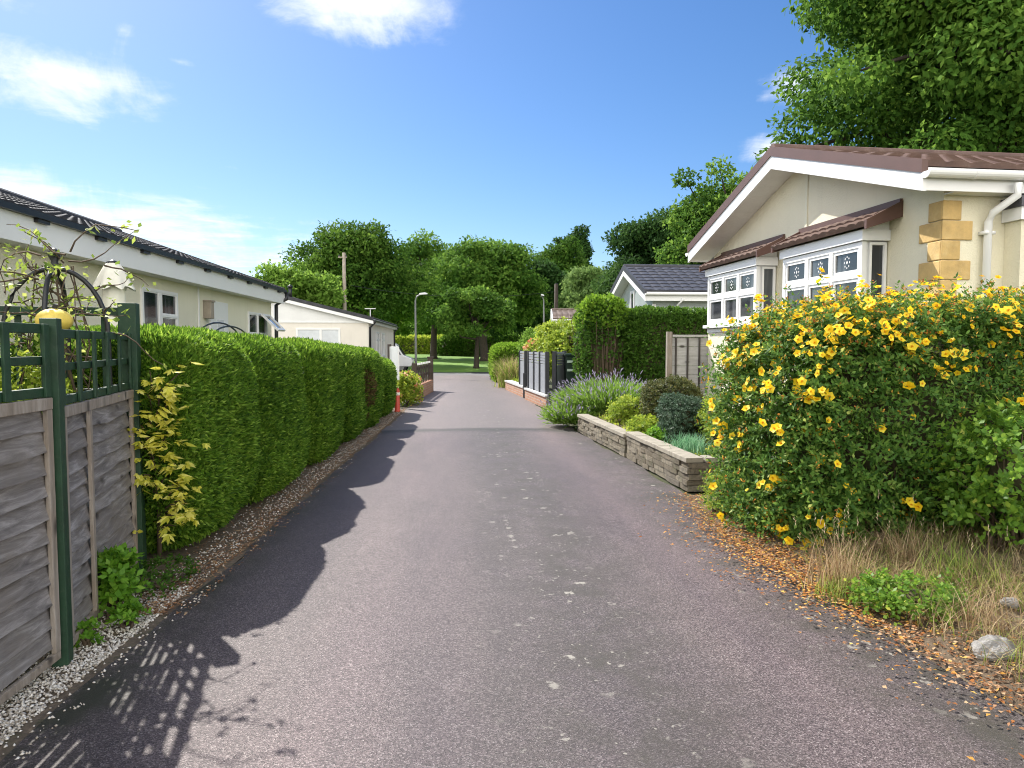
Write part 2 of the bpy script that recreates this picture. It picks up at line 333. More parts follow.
# ------------------------------------------------------------------ mesh helpers
class MB:
    def __init__(s): s.v = []; s.f = []; s.m = []; s.r = []
    def add(s, vs, fs, mi=0, rnd=.5):
        o = len(s.v); s.v.extend([tuple(p) for p in vs])
        for f in fs: s.f.append(tuple(i + o for i in f)); s.m.append(mi); s.r.append(rnd)
        return s
    def box(s, x0, x1, y0, y1, z0, z1, mi=0, rnd=.5):
        vs = [(x0, y0, z0), (x1, y0, z0), (x1, y1, z0), (x0, y1, z0), (x0, y0, z1), (x1, y0, z1), (x1, y1, z1), (x0, y1, z1)]
        return s.add(vs, [(0, 3, 2, 1), (4, 5, 6, 7), (0, 1, 5, 4), (1, 2, 6, 5), (2, 3, 7, 6), (3, 0, 4, 7)], mi, rnd)
    def fbox(s, O, U, N, u0, u1, v0, v1, n0, n1, mi=0):
        """box in a frame: O origin, U along, world Z up, N outward"""
        O = np.array(O, float); U = np.array(U, float); N = np.array(N, float)
        P = lambda u, v, n: O + U * u + UP * v + N * n
        vs = [P(u0, v0, n0), P(u1, v0, n0), P(u1, v0, n1), P(u0, v0, n1), P(u0, v1, n0), P(u1, v1, n0), P(u1, v1, n1), P(u0, v1, n1)]
        return s.add(vs, [(0, 1, 2, 3), (4, 7, 6, 5), (0, 4, 5, 1), (1, 5, 6, 2), (2, 6, 7, 3), (3, 7, 4, 0)], mi)
    def prism(s, poly, a0, a1, axis='x', mi=0):
        """polygon in the other two axes, extruded along one"""
        n = len(poly)
        mk = {'x': lambda a, p: (a, p[0], p[1]), 'y': lambda a, p: (p[0], a, p[1]), 'z': lambda a, p: (p[0], p[1], a)}[axis]
        vs = [mk(a0, p) for p in poly] + [mk(a1, p) for p in poly]
        fs = [tuple(range(n))[::-1], tuple(range(n, 2 * n))] + [(i, (i + 1) % n, n + (i + 1) % n, n + i) for i in range(n)]
        return s.add(vs, fs, mi)
    def tube(s, pts, rad, n=7, mi=0, cap=True):
        pts = [np.array(p, float) for p in pts]
        if not hasattr(rad, '__len__'): rad = [rad] * len(pts)
        vs = []; fs = []
        ref = np.array([.31, .17, .93])
        for i, p in enumerate(pts):
            d = pts[min(i + 1, len(pts) - 1)] - pts[max(i - 1, 0)]
            d = d / (np.linalg.norm(d) + 1e-9)
            a = np.cross(d, ref)
            if np.linalg.norm(a) < .2: a = np.cross(d, np.array([1., 0, 0]))
            a /= np.linalg.norm(a); b = np.cross(d, a)
            for k in range(n):
                t = 2 * math.pi * k / n
                vs.append(p + (a * math.cos(t) + b * math.sin(t)) * rad[i])
        for i in range(len(pts) - 1):
            for k in range(n):
                fs.append((i * n + k, i * n + (k + 1) % n, (i + 1) * n + (k + 1) % n, (i + 1) * n + k))
        if cap:
            fs.append(tuple(range(n))[::-1]); fs.append(tuple((len(pts) - 1) * n + k for k in range(n)))
        return s.add(vs, fs, mi)
    def lathe(s, c, prof, n=16, mi=0, squash=1.):
        vs = []; fs = []
        for r, z in prof:
            for k in range(n):
                t = 2 * math.pi * k / n
                vs.append((c[0] + r * math.cos(t), c[1] + r * math.sin(t) * squash, c[2] + z))
        for i in range(len(prof) - 1):
            for k in range(n): fs.append((i * n + k, i * n + (k + 1) % n, (i + 1) * n + (k + 1) % n, (i + 1) * n + k))
        fs.append(tuple(range(n))[::-1]); fs.append(tuple((len(prof) - 1) * n + k for k in range(n)))
        return s.add(vs, fs, mi)
    def build(s, name, mats, parent=None, smooth=False, bevel=0., rnd=False):
        me = bpy.data.meshes.new(name); me.from_pydata(s.v, [], s.f); me.update()
        if not isinstance(mats, (list, tuple)): mats = [mats]
        for m in mats: me.materials.append(M[m] if isinstance(m, str) and m in M else (LF[m] if isinstance(m, str) else m))
        me.polygons.foreach_set('material_index', s.m)
        if smooth: me.polygons.foreach_set('use_smooth', [True] * len(s.f))
        if rnd:
            a = me.attributes.new('rnd', 'FLOAT', 'FACE'); a.data.foreach_set('value', s.r)
        o = bpy.data.objects.new(name, me); COL.objects.link(o)
        if parent: o.parent = parent
        if bevel:
            b = o.modifiers.new('edges', 'BEVEL'); b.width = bevel; b.segments = 2; b.limit_method = 'ANGLE'
        return o

def tag(o, label, cat, group=None, kind=None):
    if label: o['label'] = label
    if cat: o['category'] = cat
    if group: o['group'] = group
    if kind: o['kind'] = kind
    return o

def thing(name, label, cat, loc=(0, 0, 0), rz=0., group=None):
    o = bpy.data.objects.new(name, None); COL.objects.link(o)
    o.empty_display_size = .2
    o.location = loc; o.rotation_euler = (0, 0, rz)
    return tag(o, label, cat, group)

def structure(name, mb, mat, smooth=False):
    o = mb.build(name, mat, smooth=smooth); o['kind'] = 'structure'; return o

def unit(a): return a / (np.linalg.norm(a, axis=-1, keepdims=True) + 1e-9)

def quads(P, D, N, L, W, fold=.15, wid=.5):
    D = unit(D); S = unit(np.cross(D, N)); N2 = np.cross(S, D)
    L = np.broadcast_to(np.asarray(L, float), (len(P),))[:, None]; W = np.broadcast_to(np.asarray(W, float), (len(P),))[:, None]
    v = np.empty((len(P), 4, 3))
    v[:, 0] = P; v[:, 1] = P + D * L * wid + S * W * .5 + N2 * W * fold
    v[:, 2] = P + D * L; v[:, 3] = P + D * L * wid - S * W * .5 + N2 * W * fold
    return v

def leaf_obj(name, groups, mats, parent=None, extra=None):
    """groups: list of (quads array, rnd array, material index); extra: MB joined in"""
    Q = np.concatenate([g[0] for g in groups]); n = len(Q)
    rnd = np.concatenate([np.asarray(g[1], float) for g in groups]); mi = np.concatenate([np.full(len(g[0]), g[2], int) for g in groups])
    V = Q.reshape(-1, 3); nv = len(V)
    loops = np.arange(4 * n); starts = np.arange(n) * 4
    if extra is not None and extra.v:
        ev = np.array(extra.v, float)
        V = np.concatenate([V, ev])
        el = np.concatenate([np.array(f) for f in extra.f]) + nv
        es = np.cumsum([0] + [len(f) for f in extra.f][:-1]) + 4 * n
        loops = np.concatenate([loops, el]); starts = np.concatenate([starts, es])
        rnd = np.concatenate([rnd, extra.r]); mi = np.concatenate([mi, extra.m])
    me = bpy.data.meshes.new(name)
    me.vertices.add(len(V)); me.vertices.foreach_set('co', V.ravel())
    me.loops.add(len(loops)); me.loops.foreach_set('vertex_index', loops.astype(np.int32))
    me.polygons.add(len(starts)); me.polygons.foreach_set('loop_start', starts.astype(np.int32))
    for m in mats: me.materials.append(LF[m] if m in LF else M[m])
    me.polygons.foreach_set('material_index', mi.astype(np.int32))
    me.update(calc_edges=True)
    a = me.attributes.new('rnd', 'FLOAT', 'FACE'); a.data.foreach_set('value', rnd)
    o = bpy.data.objects.new(name, me); COL.objects.link(o)
    if parent: o.parent = parent
    return o

def lump(P, f, seed):
    r = np.random.RandomState(seed); out = np.zeros(len(P))
    for k in range(5):
        d = r.normal(size=3); d /= np.linalg.norm(d)
        out += np.sin(P @ d * f * (1 + .45 * k) + r.uniform(0, 6.28)) / (1 + .35 * k)
    return out / 3.

def se_sample(n, c, h, p, rng, zmin=-1.):
    """points and normals on a rounded box"""
    h = np.array(h, float); c = np.array(c, float)
    ar = np.array([h[1] * h[2], h[0] * h[2], h[0] * h[1]]); ar /= ar.sum()
    ax = rng.choice(3, n, p=ar); sg = rng.choice([-1, 1], n)
    v = rng.uniform(-1, 1, (n, 3)); v[np.arange(n), ax] = sg
    v = v * (np.sum(np.abs(v) ** p, 1) ** (-1 / p))[:, None]
    k = v[:, 2] > zmin; v = v[k]
    nr = unit(np.sign(v) * np.abs(v) ** (p - 1) / h)
    return c + v * h, nr

def se_core(c, h, p, scale, nu=18, nv=12):
    mb = MB(); vs = []; fs = []
    for j in range(nv + 1):
        ph = -math.pi / 2 + math.pi * j / nv
        for i in range(nu):
            t = 2 * math.pi * i / nu
            d = np.array([math.cos(ph) * math.cos(t), math.cos(ph) * math.sin(t), math.sin(ph)])
            d = d * (np.sum(np.abs(d) ** p) ** (-1 / p))
            vs.append(np.array(c) + d * np.array(h) * scale)
    for j in range(nv):
        for i in range(nu): fs.append((j * nu + i, j * nu + (i + 1) % nu, (j + 1) * nu + (i + 1) % nu, (j + 1) * nu + i))
    mb.add(vs, fs, 0); return mb

def shoots(P, D, ln, nl, L, W, rng, droop=.2, spread=.9):
    """leafy shoots: opposite pairs of leaves up each stem; returns quads and tip points"""
    n = len(P); D = unit(D)
    a = unit(np.cross(D, unit(rng.normal(size=(n, 3))))); b = np.cross(D, a)
    out = []
    for k in range(nl):
        t = (k + 1.) / nl
        pos = P + D * (ln * t)[:, None]; pos[:, 2] -= droop * ln * t * t
        for s in (-1, 1):
            side = (a if k % 2 == 0 else b) * s
            dd = D * (1 - .35 * spread) * (.4 + .6 * t) + side * spread + rng.normal(size=(n, 3)) * .18
            nn = D + UP * .3 + rng.normal(size=(n, 3)) * .25
            out.append(quads(pos, dd, nn, L * (1 - .25 * t) * rng.uniform(.7, 1.15, n), W * rng.uniform(.8, 1.2, n), -.12))
    tip = P + D * ln[:, None]; tip[:, 2] -= droop * ln
    return np.concatenate(out), tip

def stems(P0, P1, r, rng, mb=None, n=4, bend=.1):
    mb = mb or MB()
    for a, b in zip(P0, P1):
        m = (np.array(a) + np.array(b)) / 2 + rng.normal(size=3) * bend * np.linalg.norm(np.array(b) - np.array(a))
        mb.tube([a, m, b], [r, r * .75, r * .4], n, cap=False)
    return mb

# ------------------------------------------------------------------ plant makers
def hedge(label, c, h, p, dens, seed, mat='conifer', L=.065, W=.02, group=None, up=.55, lumps=.05, lf=3.2, patch=None, name='hedge', cat='hedge', depth=.09, zmin=-.98, core=.9):
    rng = np.random.RandomState(seed)
    T = thing(name, label, cat, (c[0], c[1], 0), 0, group)
    area = 8 * (h[0] * h[1] + h[1] * h[2] + h[0] * h[2])
    P, N = se_sample(int(area * dens), (0, 0, c[2]), h, p, rng, zmin)
    P = P + N * (lump(P, lf, seed) * lumps + lump(P, lf * 4.3, seed + 3) * lumps * .45 - rng.uniform(0, 1, len(P)) ** 1.6 * depth)[:, None]
    n = len(P)
    D = N * .55 + UP * up + rng.normal(size=(n, 3)) * .42
    Nn = N + rng.normal(size=(n, 3)) * .6
    q = quads(P, D, Nn, L * rng.uniform(.6, 1.35, n), W * rng.uniform(.7, 1.3, n), .1)
    r = np.clip(rng.normal(.47, .26, n) + lump(P, 2.1, seed + 9) * .14 + lump(P, 14, seed + 11) * .12, 0, 1)
    g = [(q, r, 0)]
    mats = [mat]
    if patch is not None:
        pc, pr = np.array(patch[0]) - np.array([c[0], c[1], 0]), patch[1]
        k = (np.linalg.norm((P - pc) / np.array(pr), axis=1) < 1 + .4 * lump(P, 9, 5)) & (rng.uniform(size=len(P)) < .75)
        g = [(q[~k], r[~k], 0), (q[k & (rng.uniform(size=n) < .8)], r[k & (rng.uniform(size=n) < 2)][:0], 1)] if False else [(q[~k], r[~k], 0), (q[k], rng.uniform(0, .6, k.sum()), 1)]
        mats = [mat, 'browned']
    leaf_obj('foliage', g, mats, T)
    cb = se_core((0, 0, c[2]), h, p, core); cb.build('inner_twigs', 'conifer_core', T, smooth=True)
    return T

def tree(name, label, base, ztop, zbot, rx, ry, mat, seed, nclump=60, leaves=26000, L=.22, tr=.22, group=None, droop=0., lean=(0, 0), gap=0., cat='tree', limbs=12, flat=1.):
    rng = np.random.RandomState(seed)
    T = thing(name, label, cat, base, 0, group)
    cz = (ztop + zbot) / 2; rz = (ztop - zbot) / 2
    cen = np.array([lean[0], lean[1], cz])
    u = unit(rng.normal(size=(nclump, 3))); u[:, 2] = np.where(u[:, 2] < -.6, -u[:, 2], u[:, 2])
    rr = rng.uniform(.15, 1., nclump) ** .45
    rr *= 1 + .22 * lump(u * 2., 1.6, seed + 4) + .10 * rng.uniform(-1, 1, nclump)
    csz = rng.uniform(.14, .34, nclump) * min(1., (70. / nclump) ** .22)
    C = cen + u * rr[:, None] * np.array([rx, ry, rz]) * (1 - csz[:, None] * .75)
    rc = csz * (rx + ry + rz) / 3
    w = rc ** 2; w /= w.sum()
    idx = rng.choice(nclump, leaves, p=w)
    d = unit(rng.normal(size=(leaves, 3)))
    rad = rc[idx] * np.where(rng.uniform(size=leaves) < .8, rng.uniform(.72, 1.05, leaves), rng.uniform(.2, 1.25, leaves)) * (1 + .28 * lump(d * 3 + C[idx], 2.2, seed + 1))
    P = C[idx] + d * rad[:, None] * np.array([1, 1, .72 * flat])
    if droop: P[:, 2] -= droop * rng.uniform(0, 1, leaves) ** 2 * rc[idx] * 2
    D = d * .35 + rng.normal(size=(leaves, 3)) * .75 + UP * (-.25 - droop * 2)
    N = d * .9 + UP * .55 + rng.normal(size=(leaves, 3)) * .42
    q = quads(P, D, N, L * rng.uniform(.6, 1.4, leaves), L * .62 * rng.uniform(.7, 1.3, leaves), .12)
    tone = rng.uniform(-.22, .22, nclump)
    r = np.clip(rng.normal(.46, .17, leaves) + tone[idx], 0, 1)
    leaf_obj('crown', [(q, r, 0)], [mat], T)
    mb = MB()
    top = np.array([lean[0] * .8, lean[1] * .8, cz + rz * .35])
    mid = top * .5 + rng.normal(size=3) * [.15, .15, 0]
    mb.tube([(0, 0, -.05), (0, 0, .25 * tr / .2), mid * .55, mid, top], [tr * 1.5, tr * 1.05, tr * .9, tr * .7, tr * .2], 9)
    far = np.argsort(-rr)[:limbs]
    for i in far:
        st = mid * rng.uniform(.75, 1.0) + (top - mid) * rng.uniform(0, .6)
        e = C[i]; m2 = st + (e - st) * .5 + rng.normal(size=3) * rx * .06; m2[2] += .05 * rz
        mb.tube([st, m2, e], [tr * .38, tr * .25, tr * .07], 5, cap=False)
    mb.build('trunk', 'barkdark', T, smooth=True)
    return T

def shrub(name, label, cat, c, h, p, nsh, nl, L, W, mat, seed, ln=.16, up=.5, droop=.2, spread=.9, zmin=-.7, group=None, core=.72, lumps=.08, inner=.0, rbias=.45, stem_n=14):
    rng = np.random.RandomState(seed)
    T = thing(name, label, cat, (c[0], c[1], c[3] if len(c) > 3 else 0), 0, group)
    z0 = c[3] if len(c) > 3 else 0
    P, N = se_sample(nsh, (0, 0, c[2] - z0), h, p, rng, zmin)
    n = len(P)
    P = P + N * (lump(P, 5, seed) * lumps * max(h) - ln * .7 - rng.uniform(0, 1, n) ** 2 * inner)[:, None]
    D = N + UP * up + rng.normal(size=(n, 3)) * .4
    q, tip = shoots(P, D, ln * rng.uniform(.6, 1.25, n), nl, L, W, rng, droop, spread)
    r = np.clip(rng.normal(rbias, .2, len(q)), 0, 1)
    leaf_obj('foliage', [(q, r, 0)], [mat], T)
    mb = MB(); b = np.array([0, 0, 0.])
    if stem_n:
        k = rng.choice(n, min(stem_n, n), replace=False)
        stems([b + rng.normal(size=3) * [h[0] * .2, h[1] * .2, 0] for _ in k], P[k], .012, rng, mb)
    if core: 
        cb = se_core((0, 0, c[2] - z0), h, p, core); mb.add(cb.v, cb.f, 1)
    if mb.v: mb.build('stems', ['twig', 'conifer_core'], T, smooth=True)
    return T

def blades(n, pos, rng, hmin, hmax, w, lean=.35, seg=3):
    """curved grass blades as strips of quads"""
    hgt = rng.uniform(hmin, hmax, n); a = rng.uniform(0, 6.28, n)
    dirn = np.stack([np.cos(a), np.sin(a), np.zeros(n)], 1); side = np.stack([-np.sin(a), np.cos(a), np.zeros(n)], 1)
    ln = hgt * lean * rng.uniform(.3, 1.6, n)
    out = []
    prev = None
    for k in range(seg + 1):
        t = k / seg
        c = pos + dirn * (ln * t * t)[:, None] + UP * (hgt * (t - .25 * t * t * (ln / hgt)))[:, None]
        ww = (w * (1 - t * .92))
        l, r_ = c - side * ww / 2, c + side * ww / 2
        if prev is not None:
            out.append(np.stack([prev[0], prev[1], r_, l], 1))
        prev = (l, r_)
    return np.concatenate(out), np.tile(rng.uniform(0, 1, n), seg), c

# ------------------------------------------------------------------ the setting
gm = MB(); S = 400
gm.add([(-S, -S, -.02), (S, -S, -.02), (S, S, -.02), (-S, S, -.02)], [(0, 1, 2, 3)])
structure('ground', gm, 'ground')

ROADL = [(-1.82, -4), (-1.80, 2.0), (-1.78, 2.8), (-1.72, 4.2), (-1.64, 5.9), (-1.6, 8), (-1.45, 12.3), (-1.33, 17), (-1.40, 21), (-1.30, 25), (-1.4, 33), (-1.7, 36.2)]
ROADR = [(2.5, -4), (2.48, 2.0), (2.45, 2.8), (2.38, 3.6), (2.30, 4.3), (2.20, 5.7), (2.42, 7.4), (2.16, 12.7), (2.08, 16.6), (1.93, 20.5), (1.75, 25), (1.38, 33), (1.6, 36.2)]
def interp(line, y):
    for (x0, y0), (x1, y1) in zip(line, line[1:]):
        if y0 <= y <= y1: return x0 + (x1 - x0) * (y - y0) / (y1 - y0)
    return line[-1][0]
rd = MB(); ys = np.concatenate([np.arange(-4, 36.2, .1), [36.2]])
rr_ = np.random.RandomState(3)
vs = []; NX = 9
jl = np.interp(ys, ys[::3], rr_.normal(0, .018, len(ys[::3]))); jr = np.interp(ys, ys[::3], rr_.normal(0, .03, len(ys[::3])))
for i, y in enumerate(ys):
    a, b = interp(ROADL, y) + jl[i], interp(ROADR, y) + jr[i]
    for k in range(NX):
        t = k / (NX - 1); vs.append((a + (b - a) * t, y, .004 + .035 * (1 - (2 * t - 1) ** 2) + .012 * math.exp(-((y - 13.05) / .35) ** 2)))
rd.add(vs, [(i * NX + k, i * NX + k + 1, (i + 1) * NX + k + 1, (i + 1) * NX + k) for i in range(len(ys) - 1) for k in range(NX - 1)])
structure('road', rd, 'asphalt', True)
cr = MB()
M['crossroad'] = plain('grey_road', (.13, .125, .125), .75, .15, 6, .3, 60)
cr.add([(-40, 36.2, .004), (40, 36.2, .004), (40, 41.0, .004), (1.2, 40.6, .004), (-1.6, 41.2, .004), (-40, 41.2, .004)], [(0, 1, 2, 3, 4, 5)])
structure('side_road', cr, 'crossroad')
gv = MB(); n_ = 26; vs = []
for j in range(n_):
    for i in range(40):
        x = -30 + 60 * i / 39; y = 41.0 + 55 * j / (n_ - 1)
        vs.append((x, y, (.0 if j else -.015) + (.10 if j else 0) + .012 * (y - 41) + .05 * math.sin(x * .7 + y * .31)))
gv.add(vs, [(j * 40 + i, j * 40 + i + 1, (j + 1) * 40 + i + 1, (j + 1) * 40 + i) for j in range(n_ - 1) for i in range(39)])
structure('grass_verge', gv, 'lawn', True)

# bank of dry soil beside the road, under the yellow bush
def bank_z(x, y):
    e = x - interp(ROADR, max(-4, min(36, y)))
    return .006 + .22 * max(0., min(1., (e - .02) / 1.1)) ** .8 * max(0., min(1., (6.6 - y) / 1.2))
bk = MB(); vs = []; NB = 40; NYB = 90
rb = np.random.RandomState(12)
for j in range(NYB):
    y = 1.0 + 6.2 * j / (NYB - 1); x0 = interp(ROADR, y) - .04
    for i in range(NB):
        t = (i / (NB - 1)) ** 1.6; x = x0 + 6. * t
        vs.append((x, y, bank_z(x, y) + (rb.normal(0, .010) if i > 1 else 0)))
bk.add(vs, [(j * NB + i, j * NB + i + 1, (j + 1) * NB + i + 1, (j + 1) * NB + i) for j in range(NYB - 1) for i in range(NB - 1)])
structure('verge_bank', bk, 'verge', True)

# gravel strip beside the fence and hedge
gs = MB()
M['gravelbed'] = plain('gravel_bed', (.15, .115, .08), .95, .5, 26, 1., 60, dirt=((.07, .085, .035), 9, .85))
vs = []; yy = np.arange(1., 18.2, .3)
for y in yy:
    a = interp(ROADL, y); vs += [(a - 1.5, y, .001), (a + .02, y, .001)]
gs.add(vs, [(2 * i, 2 * i + 1, 2 * i + 3, 2 * i + 2) for i in range(len(yy) - 1)])
structure('gravel_strip', gs, 'gravelbed')
def pebbles(name, P, size, rng, mat, z=.0):
    """little irregular octahedra in one mesh"""
    n = len(P); base = np.array([(1, 0, 0), (0, 1, 0), (-1, 0, 0), (0, -1, 0), (0, 0, .7), (0, 0, -.5)], float)
    ang = rng.uniform(0, 6.28, n); s = size * rng.uniform(.5, 1.35, n)
    V = base[None] * (1 + rng.uniform(-.3, .3, (n, 6, 1))) * s[:, None, None]
    c, sn = np.cos(ang)[:, None], np.sin(ang)[:, None]
    X = V[:, :, 0] * c - V[:, :, 1] * sn * .7; Y = V[:, :, 0] * sn + V[:, :, 1] * c * .7
    V = np.stack([X, Y, V[:, :, 2]], 2) + P[:, None, :]
    F = np.array([(0, 1, 4), (1, 2, 4), (2, 3, 4), (3, 0, 4), (1, 0, 5), (2, 1, 5), (3, 2, 5), (0, 3, 5)])
    me = bpy.data.meshes.new(name)
    fl = (F[None] + (np.arange(n) * 6)[:, None, None]).reshape(-1, 3)
    me.vertices.add(n * 6); me.vertices.foreach_set('co', V.ravel())
    me.loops.add(len(fl) * 3); me.loops.foreach_set('vertex_index', fl.ravel().astype(np.int32))
    me.polygons.add(len(fl)); me.polygons.foreach_set('loop_start', (np.arange(len(fl)) * 3).astype(np.int32))
    me.materials.append(LF[mat]); me.update(calc_edges=True)
    a = me.attributes.new('rnd', 'FLOAT', 'FACE'); a.data.foreach_set('value', np.repeat(rng.uniform(0, 1, n), 8))
    o = bpy.data.objects.new(name, me); COL.objects.link(o); return o
rng = np.random.RandomState(21)
n = 26000
y = 1.6 + 16 * rng.uniform(0, 1, n) ** 1.7
x = np.array([interp(ROADL, q) for q in y]) - .06 - np.abs(rng.normal(0, .19, n)) + .16 * (rng.uniform(size=n) < .05)
dense = (y < 4.7) | (rng.uniform(size=n) < .17)
P = np.stack([x, y, rng.uniform(.003, .012, n)], 1)[dense]
o = pebbles('gravel', P, .0095, rng, 'pebble'); tag(o, 'white and buff gravel strewn along the foot of the fence and hedge', 'gravel', kind='stuff')
n = 9000; y = 4.2 + 13.3 * rng.uniform(0, 1, n) ** 1.5; x = np.array([interp(ROADL, q) for q in y]) - .02 - np.abs(rng.normal(0, .2, n)) + .12 * (rng.uniform(size=n) < .12)
q = quads(np.stack([x, y, rng.uniform(.008, .02, n)], 1), np.stack([rng.normal(size=n), rng.normal(size=n), rng.normal(0, .15, n)], 1), UP + rng.normal(size=(n, 3)) * .3, rng.uniform(.012, .035, n), rng.uniform(.005, .014, n))
o = leaf_obj('hedge_litter', [(q, rng.uniform(0, 1, n), 0)], ['brownlitter']); tag(o, 'brown clippings and dead needles lying below the conifer hedge', 'leaf litter', kind='stuff')

# ------------------------------------------------------------------ timber fence with trellis
def along(a, b): 
    v = np.array(b) - np.array(a); return math.atan2(-v[0], v[1]), float(np.hypot(*v))
A, B = (-2.0, 3.58), (-2.31, 5.08)
rz, _ = along(A, B)
T = thing('garden_fence', 'weathered grey waney board fence with dark green posts and trellis top', 'fence', (A[0], A[1], 0), rz)
PL = 1.53
def panel(y0, y1, z0, z1, seed):
    r = np.random.RandomState(seed); mb = MB(); nb = 11; dz = (z1 - z0 - .06) / nb
    for k in range(nb):
        zt = z1 - .03 - k * dz + .012; zb = zt - dz - .02; ns = 22
        w1, w2, ph1, ph2 = r.uniform(.003, .010), r.uniform(.001, .004), r.uniform(0, 6), r.uniform(0, 6)
        vs = []
        for i in range(ns + 1):
            t = i / ns; yq = y0 + .02 + (y1 - y0 - .04) * t
            wob = w1 * math.sin(t * 9 + ph1) + w2 * math.sin(t * 23 + ph2)
            bow = .004 * math.sin(t * 5 + ph2)
            vs += [(-.012 + bow, yq, zt), (.026 + bow, yq, zb + wob), (.012 + bow, yq, zb + wob - .002), (-.022 + bow, yq, zt)]
        fs = []
        for i in range(ns):
            o = i * 4; p = o + 4
            fs += [(o, p, p + 1, o + 1), (o + 1, p + 1, p + 2, o + 2), (o + 2, p + 2, p + 3, o + 3), (o + 3, p + 3, p, o)]
        mb.add(vs, fs)
    return mb
for (y0, y1, sd, z1) in ((.055, PL - .055, 4, 1.28), (-1.60, -.055, 5, 1.335), (-3.2, -1.70, 6, 1.36)):
    p = panel(y0, y1, .10, z1, sd).build('panel', 'oldwood', T); p.rotation_euler.z = 0 if y0 > 0 else -rz
    fr = MB(); fr.box(.012, .040, y0, y1, z1 - .045, z1 + .012); fr.box(.012, .036, y0, y1, .06, .10)
    fr.box(.013, .037, y0, y0 + .045, .10, z1 - .045); fr.box(.013, .037, y1 - .045, y1, .10, z1 - .045)
    if y0 > 0: fr.box(.022, .044, y0 + .40, y0 + .44, .10, z1 - .045)
    else: fr.box(.022, .044, y0 + .55, y0 + .59, .10, z1 - .045)
    fr.build('panel_frame', 'battenwood', p, bevel=.004)
    zt = 1.68 if y0 > 0 else 1.70
    tr = MB()
    zz = z1 + .016
    tr.box(-.012, .02, y0, y1, zz, zz + .045); tr.box(-.012, .02, y0, y1, zt - .045, zt); zm = (zz + zt) / 2
    tr.box(-.012, .012, y0, y1, zm - .02, zm + .02)
    nn = int((y1 - y0) / .27)
    for i in range(nn + 1):
        q = y0 + (y1 - y0 - .045) * i / nn
        tr.box(.021, .036, q, q + .045, zz, zt)
    p = tr.build('trellis', 'green_paint', T, bevel=.003); p.rotation_euler.z = 0 if y0 > 0 else -rz
for (q, zt, w) in ((0, 1.73, .075), (PL, 1.89, .115), (-1.66, 1.74, .075)):
    mb = MB(); mb.box(-w / 2 + .01, w / 2 + .01, q - w / 2, q + w / 2, -.1, zt); p = mb.build('post', 'green_paint', T, bevel=.005); p.rotation_euler.z = 0 if q > -1 else -rz
# the return trellis that runs back into the garden from the tall corner post
mb = MB(); mb.box(-.98, -.04, PL - .02, PL + .02, 1.80, 1.86); mb.box(-.98, -.04, PL - .02, PL + .02, 1.25, 1.29)
for i in range(4): mb.box(-.95 + .26 * i, -.91 + .26 * i, PL + .021, PL + .036, 1.2, 1.86)
mb.build('return_trellis', 'green_paint', T, bevel=.003)
mb = MB(); mb.box(-1.06, -.98, PL - .04, PL + .04, -.1, 1.86); mb.build('post', 'green_paint', T, bevel=.005)

# ------------------------------------------------------------------ garden dome, climber, lantern, parasol behind the fence
DC = (-2.53, 4.62); _R = .285
T = thing('garden_obelisk', 'black metal garden obelisk with domed top behind green trellis', 'obelisk', (DC[0], DC[1], 0))
for k in range(4):
    a = R(16 + 90 * k); mb = MB(); pts = [(_R * math.cos(a), _R * math.sin(a), 0), (_R * math.cos(a), _R * math.sin(a), 1.62)]
    for j in range(1, 9):
        t = R(90 * j / 8); pts.append((_R * math.cos(t) * math.cos(a), _R * math.cos(t) * math.sin(a), 1.66 + .42 * math.sin(t)))
    mb.tube(pts, .0145, 8).build('leg', 'blackmetal', T, smooth=True)
for z in (.6, 1.3): mb = MB(); mb.tube([(_R * math.cos(R(20 * i)), _R * math.sin(R(20 * i)), z) for i in range(19)], .008, 5); mb.build('hoop', 'blackmetal', T, smooth=True)
mb = MB(); mb.lathe((0, 0, 2.08), [(.03, -.02), (.035, .01), (.018, .04), (.034, .075), (.034, .10), (.012, .125)], 10); mb.build('finial', 'blackmetal', T, smooth=True)

rng = np.random.RandomState(33)
T = thing('climbing_plant', 'straggly pale green climber sprawling over the domed garden obelisk', 'climber', (DC[0], DC[1], 0))
mb = MB(); tips = []; LP = []; LD = []
for k in range(48):
    a = rng.uniform(0, 6.28); b = np.array([rng.normal(0, .12), rng.normal(0, .12), rng.uniform(1.5, 2.2)])
    d = unit(np.array([math.cos(a), math.sin(a), rng.uniform(-.1, .8)])); ln = rng.uniform(.22, .52)
    pts = [b]
    for j in range(6):
        d = unit(d + rng.normal(size=3) * .28 + np.array([0, 0, -.10])); pts.append(pts[-1] + d * ln / 6)
    mb.tube(pts, [.006, .005, .005, .004, .003, .003, .002], 4, cap=False)
    for p in pts[1:]:
        for q in range(rng.randint(0, 5)):
            LP.append(p + rng.normal(size=3) * .02); LD.append(d * .5 + rng.normal(size=3) * .8)
mb.tube([(.05, .05, 0), (.15, .1, .8), (.0, .1, 1.5), (0, 0, 2.1)], [.014, .012, .010, .006], 5)
for k in range(10):
    a = rng.uniform(0, 6.28); mb.tube([(.3 * math.cos(a), .3 * math.sin(a), 1.0), (.2 * math.cos(a + 1), .2 * math.sin(a + 1), 1.6), (.1 * math.cos(a + 2), .1 * math.sin(a + 2), 2.1)], .004, 4, cap=False)
mb.build('stems', 'twig', T, smooth=True)
LP = np.array(LP); LD = np.array(LD); n = len(LP)
q = quads(LP, LD, rng.normal(size=(n, 3)) * .6 + UP, rng.uniform(.03, .062, n), rng.uniform(.02, .034, n), -.1)
leaf_obj('leaves', [(q, rng.uniform(0, 1, n), 0)], ['vine'], T)

